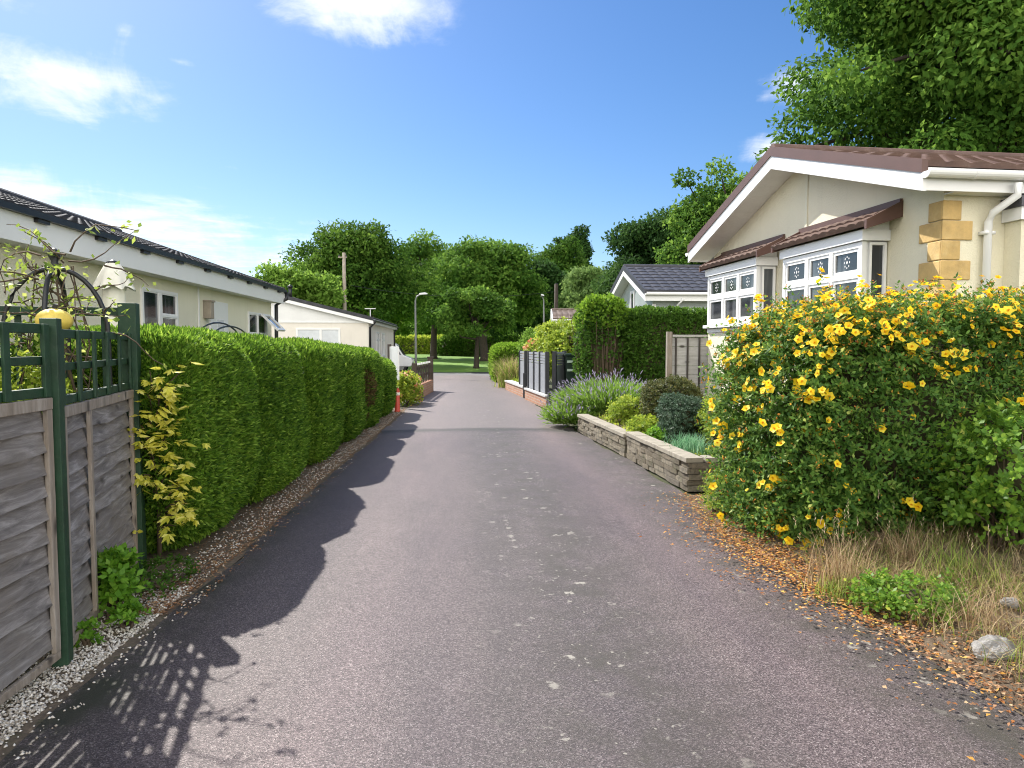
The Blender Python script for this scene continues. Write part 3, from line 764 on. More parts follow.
T = thing('garden_lantern', 'yellow ribbed globe lantern on a stake behind the green trellis', 'lantern', (-2.235, 4.06, 0))
mb = MB(); vs = []; fs = []; nu, nv = 32, 12
for j in range(nv + 1):
    ph = -math.pi / 2 + math.pi * j / nv
    for i in range(nu):
        t = 2 * math.pi * i / nu; rr = .088 * math.cos(ph) * (1 + .06 * abs(math.cos(t * 4)))
        vs.append((rr * math.cos(t), rr * math.sin(t), 1.735 + .066 * math.sin(ph)))
for j in range(nv):
    for i in range(nu): fs.append((j * nu + i, j * nu + (i + 1) % nu, (j + 1) * nu + (i + 1) % nu, (j + 1) * nu + i))
M['lantern'] = plain('yellow_lantern_skin', (.74, .56, .10), .5, .2, 14, dirt=((.35, .24, .04), 18, .4))
mb.add(vs, fs); mb.build('globe', 'lantern', T, smooth=True)
mb = MB(); mb.tube([(0, 0, 0), (0, 0, 1.68)], .008, 6); mb.tube([(0, 0, 1.80), (.01, 0, 1.825)], .012, 6); mb.build('stake', 'blackmetal', T)

T = thing('parasol', 'closed cream garden parasol with a small dark cap', 'parasol', (-3.30, 7.0, 0))
def skirt(mb, r0, r1, z0, z1, n=40, amp=.14, fold=8):
    vs = []; fs = []; m = 8
    for j in range(m + 1):
        t = j / m; z = z0 + (z1 - z0) * t; r = r0 + (r1 - r0) * t ** .8
        for i in range(n):
            a = 2 * math.pi * i / n; rr = r * (1 + amp * t * math.cos(a * fold + .4 * t)); vs.append((rr * math.cos(a), rr * math.sin(a), z - .02 * t * math.cos(a * fold)))
    for j in range(m):
        for i in range(n): fs.append((j * n + i, j * n + (i + 1) % n, (j + 1) * n + (i + 1) % n, (j + 1) * n + i))
    mb.add(vs, fs); return mb
skirt(MB(), .055, .175, 2.38, 2.14).build('upper_canopy', 'cream_fabric', T, smooth=True)
skirt(MB(), .095, .12, 2.2, 1.15).build('canopy', 'cream_fabric', T, smooth=True)
mb = MB(); mb.lathe((0, 0, 2.375), [(.058, 0), (.058, .014), (.02, .03), (.004, .04)], 14); mb.build('cap', 'blackplastic', T, smooth=True)
mb = MB(); mb.tube([(0, 0, 0), (0, 0, 2.36)], .02, 8); mb.lathe((0, 0, 0), [(.25, 0), (.25, .05), (.06, .08)], 20); mb.build('pole', 'galv', T, smooth=True)

T = thing('garden_arch', 'thin black wire garden arch showing above the clipped hedge', 'arch', (-3.45, 10.4, 0))
for dx in (0, .12):
    mb = MB(); pts = []
    for j in range(13):
        t = math.pi * j / 12; pts.append((dx, -.95 * math.cos(t) + dx, 1.62 + .30 * math.sin(t) - dx * .4))
    mb.tube([(dx, -.95 + dx, 0)] + pts + [(dx, .95 + dx, 0)], .012, 6).build('hoop', 'blackmetal', T, smooth=True)

# ------------------------------------------------------------------ hedge of clipped conifers
HG = 'clipped conifers along the lane'
hedge('tall clipped conifer beside the fence, nearest and broadest of the row', (-2.66, 5.98, .87), (.78, .88, .86), 4.2, 12500, 41, group=HG, L=.048, W=.015, lumps=.05, depth=.11, up=.32)
hedge('second clipped conifer along the lane, straight behind the nearest', (-2.53, 7.75, .84), (.72, 1.09, .84), 4.4, 9600, 42, group=HG, L=.05, W=.016, lumps=.05, depth=.11, up=.32)
hedge('third clipped conifer along the lane, joined to the one beyond it', (-2.42, 10.05, .80), (.67, 1.12, .81), 4.4, 6000, 43, group=HG, L=.06, W=.02)
hedge('fourth clipped conifer along the lane, before the one with a brown patch', (-2.36, 12.0, .79), (.66, .98, .79), 4.4, 4800, 44, group=HG, L=.068, W=.024)
hedge('clipped conifer with a bare brown patch low on its side', (-2.28, 14.0, .76), (.66, 1.10, .76), 4.4, 4000, 45, group=HG, L=.075, W=.026, patch=((-1.75, 13.1, .75), (.5, .32, .45)))
hedge('last and lowest clipped conifer of the row, beside the red post', (-2.12, 16.2, .64), (.58, 1.02, .64), 4., 3400, 46, group=HG, L=.08, W=.028)

# golden shrub and small plants by the fence foot
rng = np.random.RandomState(50)
T = thing('acer_shrub', 'golden yellow leaved acer squeezed between the green post and conifer', 'shrub', (-2.19, 5.20, 0))
mb = MB(); g = []
for k in range(40):
    z = .34 + 1.08 * (k + .5) / 40; a = rng.uniform(-2.4, .6); e = np.array([.11 * math.cos(a) + .07 + .05 * math.sin(z * 5), .11 * math.sin(a) - .07, z + rng.normal(0, .04)])
    mb.tube([(0, 0, z * .75), e * .6 + np.array([0, 0, z * .35]), e], [.008, .006, .003], 4, cap=False)
    m = 11; an = np.linspace(-1.2, 1.2, 5)
    for c in range(5):
        ce = e + rng.normal(size=3) * [.06, .05, .055]; tilt = rng.uniform(-2.6, .9)
        ax = np.array([math.cos(tilt), math.sin(tilt), rng.uniform(-1.2, .1)]); sd = np.array([-math.sin(tilt), math.cos(tilt), 0])
        D = np.array([ax * math.cos(t) + sd * math.sin(t) for t in an]); g.append(quads(np.repeat(ce[None], 5, 0), D, np.repeat((UP + np.array([.3, -.3, 0]) + rng.normal(size=3) * .7)[None], 5, 0), np.array([.045, .075, .088, .075, .045]) * rng.uniform(.6, 1.2), .024, -.1))
mb.tube([(0, 0, 0), (.02, -.02, .7), (.03, 0, 1.4)], [.018, .014, .006], 6)
mb.build('stems', 'twig', T, smooth=True)
Q = np.concatenate(g); leaf_obj('leaves', [(Q, rng.uniform(0, 1, len(Q)), 0)], ['yellow'], T)

shrub('climbing_shrub', 'tangled climber crowding the back of the near trellis', 'climber', (-2.36, 2.35, .93), (.16, .95, .80), 2.6, 1500, 4, .06, .04, 'vine', 57, .14, .3, .3, core=.8, stem_n=30)
shrub('golden_shrub', 'yellow leaved shrub glimpsed through the far trellis bay', 'shrub', (-2.62, 4.35, .80), (.24, .62, .74), 2.6, 700, 4, .06, .035, 'lime', 58, .13, .4, .3, core=.7, inner=.1)
shrub('leafy_plant', 'bright green broad leaved plant at the foot of the fence', 'plant', (-2.02, 4.20, .23), (.12, .14, .20), 2.2, 120, 4, .075, .034, 'fresh', 51, .11, .8, .4, 1., core=0, inner=.1, stem_n=20)
shrub('weed_clump', 'small fern like weed in the white gravel near the fence', 'plant', (-1.88, 4.02, .07), (.09, .11, .08), 2., 40, 4, .05, .02, 'fresh', 52, .07, .9, .5, core=0, stem_n=6)
shrub('weed_clump', 'small green weed tucked against the foot of the near green post', 'plant', (-1.99, 3.80, .06), (.06, .06, .09), 2., 26, 3, .045, .028, 'fresh', 53, .06, .9, .4, core=0, stem_n=5)
shrub('creeping_plant', 'low dark creeping plant on the gravel below the nearest conifer', 'plant', (-1.98, 4.72, .07), (.20, .30, .10), 2., 170, 3, .035, .02, 'privet', 54, .08, .8, .3, core=0, stem_n=8)

# ------------------------------------------------------------------ houses
def roof_sheet(mb, E0, E1, K1, K0, wave=.2, amp=.018, course=.33, step=.022, mi=0, per=6):
    E0, E1, K1, K0 = [np.array(p, float) for p in (E0, E1, K1, K0)]
    L = np.linalg.norm(E1 - E0); H = np.linalg.norm(K0 - E0)
    nu = max(6, int(L / wave * per)); nc = max(1, int(round(H / course)))
    nr = unit(np.cross(E1 - E0, K0 - E0)); nr = nr if nr[2] > 0 else -nr
    vs = []; rows = []
    for c in range(nc):
        rows += [(c / nc, step), ((c + 1) / nc - 1e-4, 0.)]
    for t, lift in rows:
        for i in range(nu + 1):
            s = i / nu; base = (E0 + (E1 - E0) * s) * (1 - t) + (K0 + (K1 - K0) * s) * t
            w = abs(math.sin(math.pi * s * L / wave)) ** .8
            vs.append(base + nr * (lift + amp * w))
    n1 = nu + 1
    fs = [(r * n1 + i, r * n1 + i + 1, (r + 1) * n1 + i + 1, (r + 1) * n1 + i) for r in range(len(rows) - 1) for i in range(nu)]
    mb.add(vs, fs, mi)
    # underside and eave lip
    th = nr * -.02
    mb.add([E0 + th, E1 + th, K1 + th, K0 + th], [(0, 3, 2, 1)], mi)
    ev = [E0 + (E1 - E0) * i / nu + th for i in range(nu + 1)]
    o = len(mb.v) ; mb.add([vs[i] for i in range(nu + 1)] + ev, [(i, nu + 1 + i, nu + 2 + i, i + 1) for i in range(nu)], mi)

def window(T, O, U, N, w, h, cols, rows, sill=True, fr=.022, name='window', mat='white', pane='glass', motif=False, label=None, e=.06, ml=.03):
    """a framed window in a wall: O = lower corner on the wall face"""
    O, U, N = np.array(O, float), np.array(U, float), np.array(N, float)
    f = MB()
    f.fbox(O, U, N, 0, w, 0, e, -.02, .03); f.fbox(O, U, N, 0, w, h - e, h, -.02, .03)
    f.fbox(O, U, N, 0, e, e, h - e, -.02, .03); f.fbox(O, U, N, w - e, w, e, h - e, -.02, .03)
    iw, ih = w - 2 * e, h - 2 * e
    xs = [e]; 
    for c in cols: xs.append(xs[-1] + iw * c)
    zs = [e]
    for r in rows: zs.append(zs[-1] + ih * r)
    for x in xs[1:-1]: f.fbox(O, U, N, x - ml, x + ml, e, h - e, -.02, .032)
    for z in zs[1:-1]:
        for a, b in zip(xs, xs[1:]): f.fbox(O, U, N, a + (ml if a > e else 0), b - (ml if b < w - e - .001 else 0), z - ml, z + ml, -.02, .030)
    g = MB(); mo = MB()
    for a, b in zip(xs, xs[1:]):
        for k, (c, d) in enumerate(zip(zs, zs[1:])):
            i0, i1 = (ml if a > e else 0) + 0., (ml if b < w - e - .001 else 0)
            j0, j1 = (ml if c > e else 0), (ml if d < h - e - .001 else 0)
            # opening sash
            A0, A1, B0, B1 = a + i0, b - i1, c + j0, d - j1
            s = fr
            f.fbox(O, U, N, A0, A1, B0, B0 + s, -.01, .020); f.fbox(O, U, N, A0, A1, B1 - s, B1, -.01, .020)
            f.fbox(O, U, N, A0, A0 + s, B0 + s, B1 - s, -.01, .020); f.fbox(O, U, N, A1 - s, A1, B0 + s, B1 - s, -.01, .020)
            g.fbox(O, U, N, A0 + s, A1 - s, B0 + s, B1 - s, -.006, .004)
            if motif and k == len(zs) - 2:
                cx, cz = (A0 + A1) / 2, (B0 + B1) / 2; sz = (B1 - B0 - 2 * s) * .5
                for (dx, dz, q) in [(0, 0, .24)] + [(.5 * math.cos(R(45 * j)), .62 * math.sin(R(45 * j)), .15) for j in range(8)]:
                    mx, mz, qq = cx + dx * sz, cz + dz * sz, q * sz
                    P = lambda u, v: O + U * u + UP * v + N * .006
                    mo.add([P(mx - qq * .7, mz), P(mx, mz - qq), P(mx + qq * .7, mz), P(mx, mz + qq)], [(0, 1, 2, 3)], 1)
    fo = f.build(name, mat, T)
    if label: fo['label'] = label
    if mo.v: g.add(mo.v, mo.f, 1)
    g.build('pane', [pane, 'white'], fo)
    if sill:
        s = MB(); s.fbox(O, U, N, -.04, w + .04, -.05, 0, -.02, .09); s.build('sill', mat, fo, bevel=.006)
    return fo

def gable_home(name, label, loc, rz, W, D, zt, slope, of, oe, wall, roofm, vergem, barge='white', dep=.145, vdep=.145, gutter='white', wave=.2, boardname='bargeboard', soffit='white_old', backoff=.25, fasc=None, amp=.018):
    """local x runs into the house from its front gable, local y across the gable from one eave to the other"""
    T = thing(name, label, 'house', loc, rz)
    zr = lambda y: zt + slope * min(y, W - y)
    th = vdep + dep - .02
    mb = MB()
    ya, yb, ym = oe, W - oe, W / 2
    poly = [(ya, 0), (yb, 0), (yb, zr(yb) - .06), (ym, zr(ym) - .06), (ya, zr(ya) - .06)]
    mb.prism(poly, of, D - backoff, 'x'); mb.build('wall', wall, T)
    rf = MB()
    roof_sheet(rf, (0, 0, zt), (D, 0, zt), (D, ym, zr(ym)), (0, ym, zr(ym)), wave, amp)
    roof_sheet(rf, (0, W, zt), (D, W, zt), (D, ym, zr(ym)), (0, ym, zr(ym)), wave, amp)
    rf.tube([(-.01, ym, zr(ym) + .015), (D + .01, ym, zr(ym) + .015)], .07, 10)
    rf.build('roof', roofm, T)
    # verge trim and bargeboard follow the gable
    def strip(lo, hi, x0, x1):
        m = MB(); m2 = MB()
        m.prism([(-.03, zt - lo - .009), (ym, zr(ym) - lo), (ym, zr(ym) - hi), (-.03, zt - hi - .009)], x0, x1, 'x')
        m2.prism([(W + .03, zt - lo - .009), (W + .03, zt - hi - .009), (ym, zr(ym) - hi), (ym, zr(ym) - lo)], x0, x1, 'x')
        return m, m2
    for nm, ml, ms in (('verge_trim', vergem, strip(-.045, vdep - .03, -.035, .03)), (boardname, barge, strip(vdep - .03, vdep + dep, -.022, .02))):
        for m in ms: m.build(nm, ml, T)
    fd = fasc if fasc else dep
    z0 = zt - vdep - dep + (dep - fd)
    for y0, y1, e0, e1, f0, f1, yy in ((0., ym, 0., oe, -.018, 0., -.075), (W, ym, W - oe, W, W, W + .018, W + .075)):
        so = MB(); k = vdep + dep - .02
        so.add([(.02, y0, zr(y0) - k), (of, y0, zr(y0) - k), (of, y1, zr(y1) - k), (.02, y1, zr(y1) - k)], [(0, 1, 2, 3)])
        so.box(of, D, e0, e1, z0 + .005, z0 + .015); so.build('soffit', soffit, T)
        fa = MB(); fa.box(.02, D, f0, f1, z0, zt - .035); fa.build('fascia', barge, T)
        if gutter:
            gu = MB(); arc = lambda r, aa: [(yy + r * math.cos(R(a)), zt - .085 + r * math.sin(R(a))) for a in aa]
            gu.prism(arc(.055, range(180, 361, 20)) + arc(.046, range(360, 179, -20)), -.02, D, 'x')
            gu.prism(arc(.062, range(180, 361, 20)), -.03, -.018, 'x')
            x = .45
            while x < D: gu.prism(arc(.06, range(180, 361, 20)), x, x + .04, 'x'); x += 1.8
            gu.build('gutter', gutter, T)
    return T, zr

# --- cream bungalow with bay windows
T, zr = gable_home('park_home', 'cream bungalow with brown tiled roof, twin bay windows and ochre quoins', (4.28, 6.28, 0), R(3.3), 5.63, 11, 3.275, .315, .36, .17, 'cream', 'tile_brown', 'verge_brown', wave=.24, vdep=.11, dep=.135)
st = MB(); st.box(.345, .358, 2.55, 2.60, 1.0, zr(2.6) - .25); st.build('cover_strip', 'cream_pale', T)
for far in (0, 1):
    qn = MB(); z = 2.99; k = 0; rq = np.random.RandomState(6 + far)
    while z > .3:
        hgt = .19; wd = (.17, .31)[k % 2] + rq.uniform(-.015, .015)
        p = .018
        if not far:
            qn.box(.36 - p, .36 + wd, .17 - p, .17, z - hgt, z - .006); qn.box(.36 - p, .36 - .001, .17, .17 + wd, z - hgt, z - .006)
        else:
            qn.box(.36 - p, .36 - .001, 5.46 - wd, 5.46, z - hgt, z - .006)
        z -= hgt; k += 1
    qn.build('quoin', 'quoin', T, bevel=.022)
for y0, y1 in ((.956, 2.60), (3.32, 4.99)):
    xo = .06; xw = .352
    bw = MB(); bw.box(xo, xw, y0, y1, 1.80, 1.86); bw.box(xo + .03, xw, y0 + .03, y1 - .03, 1.86, 2.71); bo = bw.build('bay', 'white_old', T)
    bb = MB(); bb.box(xo + .015, xw, y0 + .015, y1 - .015, 0, 1.797); bb.build('bay_base', 'cream', bo)
    window(bo, (xo + .028, y0, 1.92), (0, 1, 0), (-1, 0, 0), y1 - y0, .785, [1 / 3] * 3, [.56, .44], motif=True, fr=.035)
    window(bo, (xo + .085, y0 + .029, 1.96), (1, 0, 0), (0, -1, 0), .20, .74, [1.], [1.], sill=False, fr=.004, e=.028)
    fb = MB(); fb.box(xo - .03, xw + .003, y0 - .04, y1 + .04, 2.712, 2.825); fb.build('bay_fascia', 'white', bo)
    br = MB(); ya, yb = y0 - .21, y1 + .11; E0, E1 = (xo - .10, ya, 2.85), (xo - .10, yb, 2.85); K1, K0 = (xw + .003, yb, 3.05), (xw + .003, ya, 3.05)
    roof_sheet(br, E0, E1, K1, K0, .17, .022, .28, .022)
    for yy in (ya, yb - .02):
        br.prism([(xo - .11, 2.80), (xo - .11, 2.895), (xw + .003, 3.10), (xw + .003, 2.93)], yy - .012, yy + .025, 'y', 1)
    br.prism([(xw - .025, 3.04), (xw - .025, 3.12), (xw + .006, 3.12), (xw + .006, 3.04)], ya, yb, 'y', 1)
    br.build('bay_roof', ['tile_brown', 'verge_brown'], bo)
    for c0 in (y0 - .02, y1 + .005): bs = MB(); bs.prism([(xo + .0, 2.828), (xw, 2.828), (xw, 2.96)], c0, c0 + .015, 'y'); bs.build('bay_cheek', 'white_old', bo)
dp = MB(); dp.tube([(.92, -.075, 3.11), (.92, -.075, 3.0), (.79, .06, 2.86), (.79, .11, 2.78), (.79, .115, .1)], .036, 10); dp.box(.735, .845, .08, .168, 2.66, 2.69); dp.box(.735, .845, .08, .168, 1.4, 1.43)
dp.build('downpipe', 'white', T, smooth=True)
po = MB(); po.box(1.02, 4.5, -.02, .169, 0, 2.78); pw = po.build('porch', 'cream', T)
po = MB(); po.box(.98, 4.56, -.06, .167, 2.782, 2.90); po.build('porch_fascia', 'white', pw)
po = MB(); po.box(.96, 4.6, -.08, .165, 2.902, 3.0); po.build('porch_roof', 'tile_slate', pw)

# --- sage grey lodge beyond the big hedge
T, zr = gable_home('park_home', 'sage grey lodge with dark tiled roof behind the tall dark hedge', (5.35, 20.0, 0), R(1), 5.0, 10, 3.17, .385, .30, .28, 'siding', 'tile_slate', 'verge_dark', wave=.3)
window(T, (.298, 2.25, 2.2), (0, 1, 0), (-1, 0, 0), .5, 1.15, [1.], [1.], sill=False, label='narrow tall gable window')
window(T, (1.95, .278, 1.95), (1, 0, 0), (0, -1, 0), 1.5, .78, [.5, .5], [1.])
cb = MB(); cb.box(.285, .40, .262, .279, 0, 2.8); cb.build('corner_board', 'white', T)
dp = MB(); dp.tube([(1.1, -.07, 2.93), (1.0, .15, 2.75), (1.0, .22, .1)], .035, 8); dp.build('downpipe', 'white', T, smooth=True)

# --- distant brown roof
T, zr = gable_home('bungalow', 'distant small bungalow with dun tiled roof behind the green shrubs', (4.9, 37.0, 0), R(-6), 4.6, 6, 3.0, .25, .2, .2, 'cream_pale', 'tile_dun', 'white', wave=.3)
window(T, (.198, 1.3, 1.3), (0, 1, 0), (-1, 0, 0), 1.4, 1.0, [.5, .5], [1.])

# --- long cream home behind the clipped hedge (ridge along the lane)
LW = 6.8
T, zr = gable_home('park_home', 'long pale cream park home with black tiled eaves behind the clipped conifers', (-10.62, 15.62, 0), R(-90), LW, 14.5, 2.80, .35, .18, .22, 'cream_pale', 'tile_black', 'tile_black', gutter=None, dep=.20, vdep=.11, wave=.2, amp=.008)
yw = LW - .22; U_ = (-1, 0, 0); N_ = (0, 1, 0)   # local frame: world Y = 15.62 - x
def wl(Y0, Y1, z0, z1, cols, rows, **k): return window(T, (15.62 - Y0, yw - .002, z0), U_, N_, Y1 - Y0, z1 - z0, cols, rows, e=.04, ml=.018, fr=.016, **k)
wl(9.25, 9.80, 1.10, 2.34, [1.], [1.], label='tall fixed light of the window pair'); wl(9.802, 10.38, 1.10, 2.34, [1.], [.74, .26], label='window with a small opening top light')
w2 = wl(13.75, 15.0, 1.15, 2.24, [.5, .5], [.62, .38])
op = MB()
O = np.array((15.62 - 14.42, yw + .06, 2.20)); Ud = np.array((-1., 0, 0)); Nd = np.array((0, .62, -.62))
def tilted(m, u0, u1, d0, d1, t, mi=0):
    off = np.array((0, .03, .03)) * t
    vs = [O + Ud * u + Nd * d + o for o in (0 * off, off) for (u, d) in ((u0, d0), (u1, d0), (u1, d1), (u0, d1))]
    m.add(vs, [(0, 1, 2, 3), (7, 6, 5, 4), (0, 4, 5, 1), (1, 5, 6, 2), (2, 6, 7, 3), (3, 7, 4, 0)], mi)
for a in ((0, .56, 0, .06), (0, .56, .46, .52), (0, .06, .06, .46), (.50, .56, .06, .46)): tilted(op, *a, 1)
tilted(op, .06, .50, .06, .46, .4, 1); op.build('open_light', ['white', 'glass'], w2)
dr = MB(); xo = 15.62 - 11.68
dr.fbox((xo, yw, .3), U_, N_, 0, .86, 0, 2.02, -.02, .03); d0 = dr.build('door', 'white', T, bevel=.008)
dg = MB(); dg.fbox((xo, yw, .3), U_, N_, .30, .60, .75, 1.72, .025, .036); dg.build('pane', 'blind', d0)
dg = MB(); dg.fbox((xo, yw, .3), U_, N_, .78, .80, .95, 1.1, .03, .07); dg.build('handle', 'galv', d0)
mt = MB(); mt.fbox((15.62 - 11.42, yw, 2.02), U_, N_, 0, .16, 0, .26, 0, .12); mt.fbox((15.62 - 11.42, yw, 2.28), U_, N_, -.01, .17, 0, .03, 0, .14); mt.build('meter_box', 'barkpole', T, bevel=.008)
for i in range(13): cl = MB(); cl.box(.4 + i * 1.05, .58 + i * 1.05, LW - .0, LW + .06, 2.70, 2.772); cl.build('eave_clip', 'blackplastic', T)
gt = MB(); gt.box(-.02, 14.4, LW + .02, LW + .075, 2.735, 2.79); gt.build('eave_trim', 'blackplastic', T)
dp = MB(); dp.tube([(.0, LW + .07, 2.74), (.0, LW + .07, 2.60), (.14, LW - .12, 2.46), (.14, LW - .15, .1)], .04, 8); dp.build('downpipe', 'blackplastic', T, smooth=True)
jn = MB(); jn.box(15.62 - 11.25, 15.62 - 11.21, yw, yw + .015, .3, 2.55); jn.build('cover_strip', 'white_old', T)

# --- second home, its pale gable turned to the lane
W2 = 7.6
T, zr = gable_home('park_home', 'pale bungalow with a low black roof and white gable past the conifers', (-3.48, 28.45, 0), R(90), W2, 11, 2.68, .245, .16, .18, 'cream_pink', 'tile_black', 'tile_black', dep=.10, vdep=.13, gutter='blackplastic', wave=.2)
gp = MB(); zt_ = 2.52
ym = W2 / 2
gp.prism([(.18, zt_), (W2 - .18, zt_), (W2 - .18, zr(.18) - .10), (ym, zr(ym) - .10), (.18, zr(.18) - .10)], .145, .158, 'x'); gp.build('gable_panel', 'greywhite', T)
gp = MB(); gp.box(.13, .144, .18, W2 - .18, zt_ - .03, zt_ + .03); gp.build('gable_trim', 'white_old', T)
window(T, (.162, 3.05, 1.25), (0, -1, 0), (-1, 0, 0), 1.75, 1.03, [.56, .44], [.35, .65], pane='blind')
for x0 in (2.55, 4.75): window(T, (x0, .178, 1.1), (1, 0, 0), (0, -1, 0), 1.15, 1.08, [.5, .5], [.7, .3])
dp = MB(); dp.tube([(.05, -.075, 2.6), (.05, -.075, 2.5), (.14, .12, 2.3), (.14, .14, .1)], .05, 8); dp.build('downpipe', 'blackplastic', T, smooth=True); dp = MB(); dp.tube([(10.8, -.075, 2.6), (10.8, .14, 2.3), (10.8, .14, .1)], .05, 8); dp.build('downpipe', 'blackplastic', T, smooth=True)
vp = MB(); vp.tube([(.8, 3.4, zr(3.4)), (.8, 3.4, zr(3.4) + .42)], .07, 8); vp.lathe((.8, 3.4, zr(3.4) + .42), [(.11, 0), (.11, .06), (.02, .12)], 10); vp.build('vent_pipe', 'blackplastic', T, smooth=True)
vp = MB(); vp.tube([(.9, .2, 2.6), (.9, .2, 3.1)], .02, 6); vp.box(.85, .95, -.02, .42, 3.08, 3.11); vp.build('aerial', 'white_old', T)

# ------------------------------------------------------------------ left side beyond the hedge
T = thing('marker_post', 'short red plastic post where the conifer hedge ends', 'post', (-1.50, 16.85, 0))
mb = MB(); mb.lathe((0, 0, 0), [(.075, 0), (.075, .03), (.062, .04), (.062, .50), (.045, .56), (.0, .575)], 14); mb.build('shaft', 'red', T, smooth=True)
mb = MB(); mb.lathe((0, 0, .40), [(.064, 0), (.064, .07)], 14); mb.build('band', 'cream_fabric', T, smooth=True)
T = thing('sign_board', 'white upright board on a dark post near the red post', 'sign', (-1.66, 17.95, 0), R(-62))
mb = MB(); mb.box(-.28, .28, -.015, .015, .72, 1.56); mb.build('board', 'white_old', T, bevel=.004)
mb = MB(); mb.box(-.36, -.282, -.04, .04, 0, 1.62); mb.build('post', 'darkwood', T, bevel=.004)

T = thing('flower_shrub', 'loose leafy shrub with coral blooms between red post and dark fence', 'shrub', (-1.42, 19.0, 0))
rng = np.random.RandomState(61)
P, N = se_sample(700, (0, 0, .42), (.30, .8, .42), 2.2, rng, -.8)
q, tip = shoots(P - N * .15, N + UP * .5 + rng.normal(size=(len(P), 3)) * .4, rng.uniform(.12, .3, len(P)), 4, .10, .05, rng)
leaf_obj('foliage', [(q, rng.uniform(0, 1, len(q)), 0)], ['lime'], T)
k = rng.choice(len(tip), 70); fq = quads(np.repeat(tip[k], 4, 0), rng.normal(size=(280, 3)), rng.normal(size=(280, 3)), .09, .07); leaf_obj('blooms', [(fq, rng.uniform(0, 1, 280), 0)], ['pinkflower'], T)
stems(np.zeros((8, 3)), P[:8], .015, rng).build('stems', 'twig', T)

T = thing('boundary_fence', 'dark picket fence with white caps on a low brick wall', 'fence', (-1.30, 20.4, 0), R(-4.5))
mb = MB(); mb.box(-.1, .1, 0, 3.6, 0, .42); mb.build('brick_wall', 'brick', T)
for z in (.62, .86): mb = MB(); mb.box(-.03, .0, 0, 3.6, z, z + .09); mb.build('rail', 'darkwood', T)
for k in range(9):
    mb = MB(); y_ = .1 + k * .4; mb.box(.002, .03, y_, y_ + .12, .43, 1.0, 0); mb.box(.0, .034, y_ - .01, y_ + .13, 1.002, 1.06, 1); mb.build('picket', ['darkwood', 'white_old'], T)
mb = MB(); mb.box(-.09, .09, 3.62, 3.8, 0, 1.16); mb.box(-.11, .11, 3.60, 3.82, 1.162, 1.2); mb.build('post', 'darkwood', T, bevel=.006)
mb = MB(); mb.box(-.07, .07, -.16, -.02, 0, 1.08); mb.build('post', 'darkwood', T, bevel=.006)

def lamp_post(label, loc, h, arm, rz, hd=.34):
    T = thing('street_lamp', label, 'street lamp', loc, rz)
    mb = MB(); mb.tube([(0, 0, 0), (0, 0, 1.0), (0, 0, h - .25), (.06, 0, h - .06), (.18, 0, h), (arm, 0, h + .03)], [.07, .06, .04, .034, .03, .028], 10); mb.build('pole', 'galv', T, smooth=True)
    mb = MB(); mb.prism([(arm - .06, h + .01), (arm + hd, h + .04), (arm + hd + .05, h + .08), (arm + hd * .7, h + .13), (arm - .02, h + .10)], -.08, .08, 'y'); mb.build('lamp_head', 'lampglass', T, bevel=.02)
    return T
lamp_post('grey street lamp with pale head on a short arm, before the spreading trees', (-2.13, 34.2, 0), 4.0, .22, 0)
lamp_post('slim grey lamp post rising beyond the black panel fence', (4.75, 39.6, 0), 4.35, .03, R(180), .10)
T = thing('telegraph_pole', 'weathered wooden telegraph pole in front of the big oak', 'pole', (-6.75, 42.0, 0))
mb = MB(); mb.tube([(0, 0, 0), (0, 0, 7.0)], [.13, .09], 10); mb.build('shaft', 'barkpole', T, smooth=True)
mb = MB(); mb.box(-.34, .16, -.035, .035, 6.70, 6.77); mb.build('crossarm', 'barkpole', T)
for x in (-.28, .12): mb = MB(); mb.tube([(x, 0, 6.77), (x, 0, 6.88)], .04, 6); mb.build('insulator', 'blackplastic', T)
T = thing('telegraph_pole', 'dark wooden pole standing beyond the slim lamp post', 'pole', (6.2, 45.0, 0))
mb = MB(); mb.tube([(0, 0, 0), (0, 0, 5.5)], [.17, .13], 10); mb.build('shaft', 'barkdark', T, smooth=True)
mb = MB(); mb.tube([(0, 0, 5.5), (0, 0, 5.56)], .10, 8); mb.build('cap', 'blackplastic', T)
wr = MB(); a, b = np.array((-6.4, 42.0, 5.1)), np.array((6.2, 45.0, 5.05))
wr.tube([a + (b - a) * t - UP * 1.0 * 4 * t * (1 - t) * .5 for t in np.linspace(0, 1, 20)], .012, 5)
tag(wr.build('overhead_wire', 'blackplastic'), 'thin dark overhead wire strung across the lane between the poles', 'wire')

# white van parked on the side road
T = thing('parked_van', 'white van parked on the side road past the pale bungalow', 'van', (-4.6, 41.6, 0), 0)
mb = MB(); prof = [(-1.7, .35), (1.75, .35), (1.85, .5), (1.82, .82), (1.35, 1.0), (.95, 1.62), (.75, 1.72), (-1.6, 1.74), (-1.72, 1.5)]
mb.prism(prof, -.8, .8, 'y'); mb.build('body', 'vanwhite', T, bevel=.05)
mb = MB(); mb.prism([(.62, 1.08), (1.22, 1.04), (.92, 1.55), (.62, 1.58)], -.812, -.804, 'y'); mb.add([(1.36, -.7, 1.03), (1.36, .7, 1.03), (1.0, .68, 1.57), (1.0, -.68, 1.57)], [(0, 1, 2, 3)])
mb.build('window', 'glass', T)
for xw in (-1.1, 1.2):
    for yw_ in (-.78, .62):
        mb = MB(); mb.tube([(xw, yw_, .32), (xw, yw_ + .17, .32)], .31, 18); w_ = mb.build('wheel', 'rubber', T)
        mb = MB(); mb.tube([(xw, yw_ - .01, .32), (xw, yw_ + .005, .32)], .18, 14); mb.build('rim', 'galv', w_)
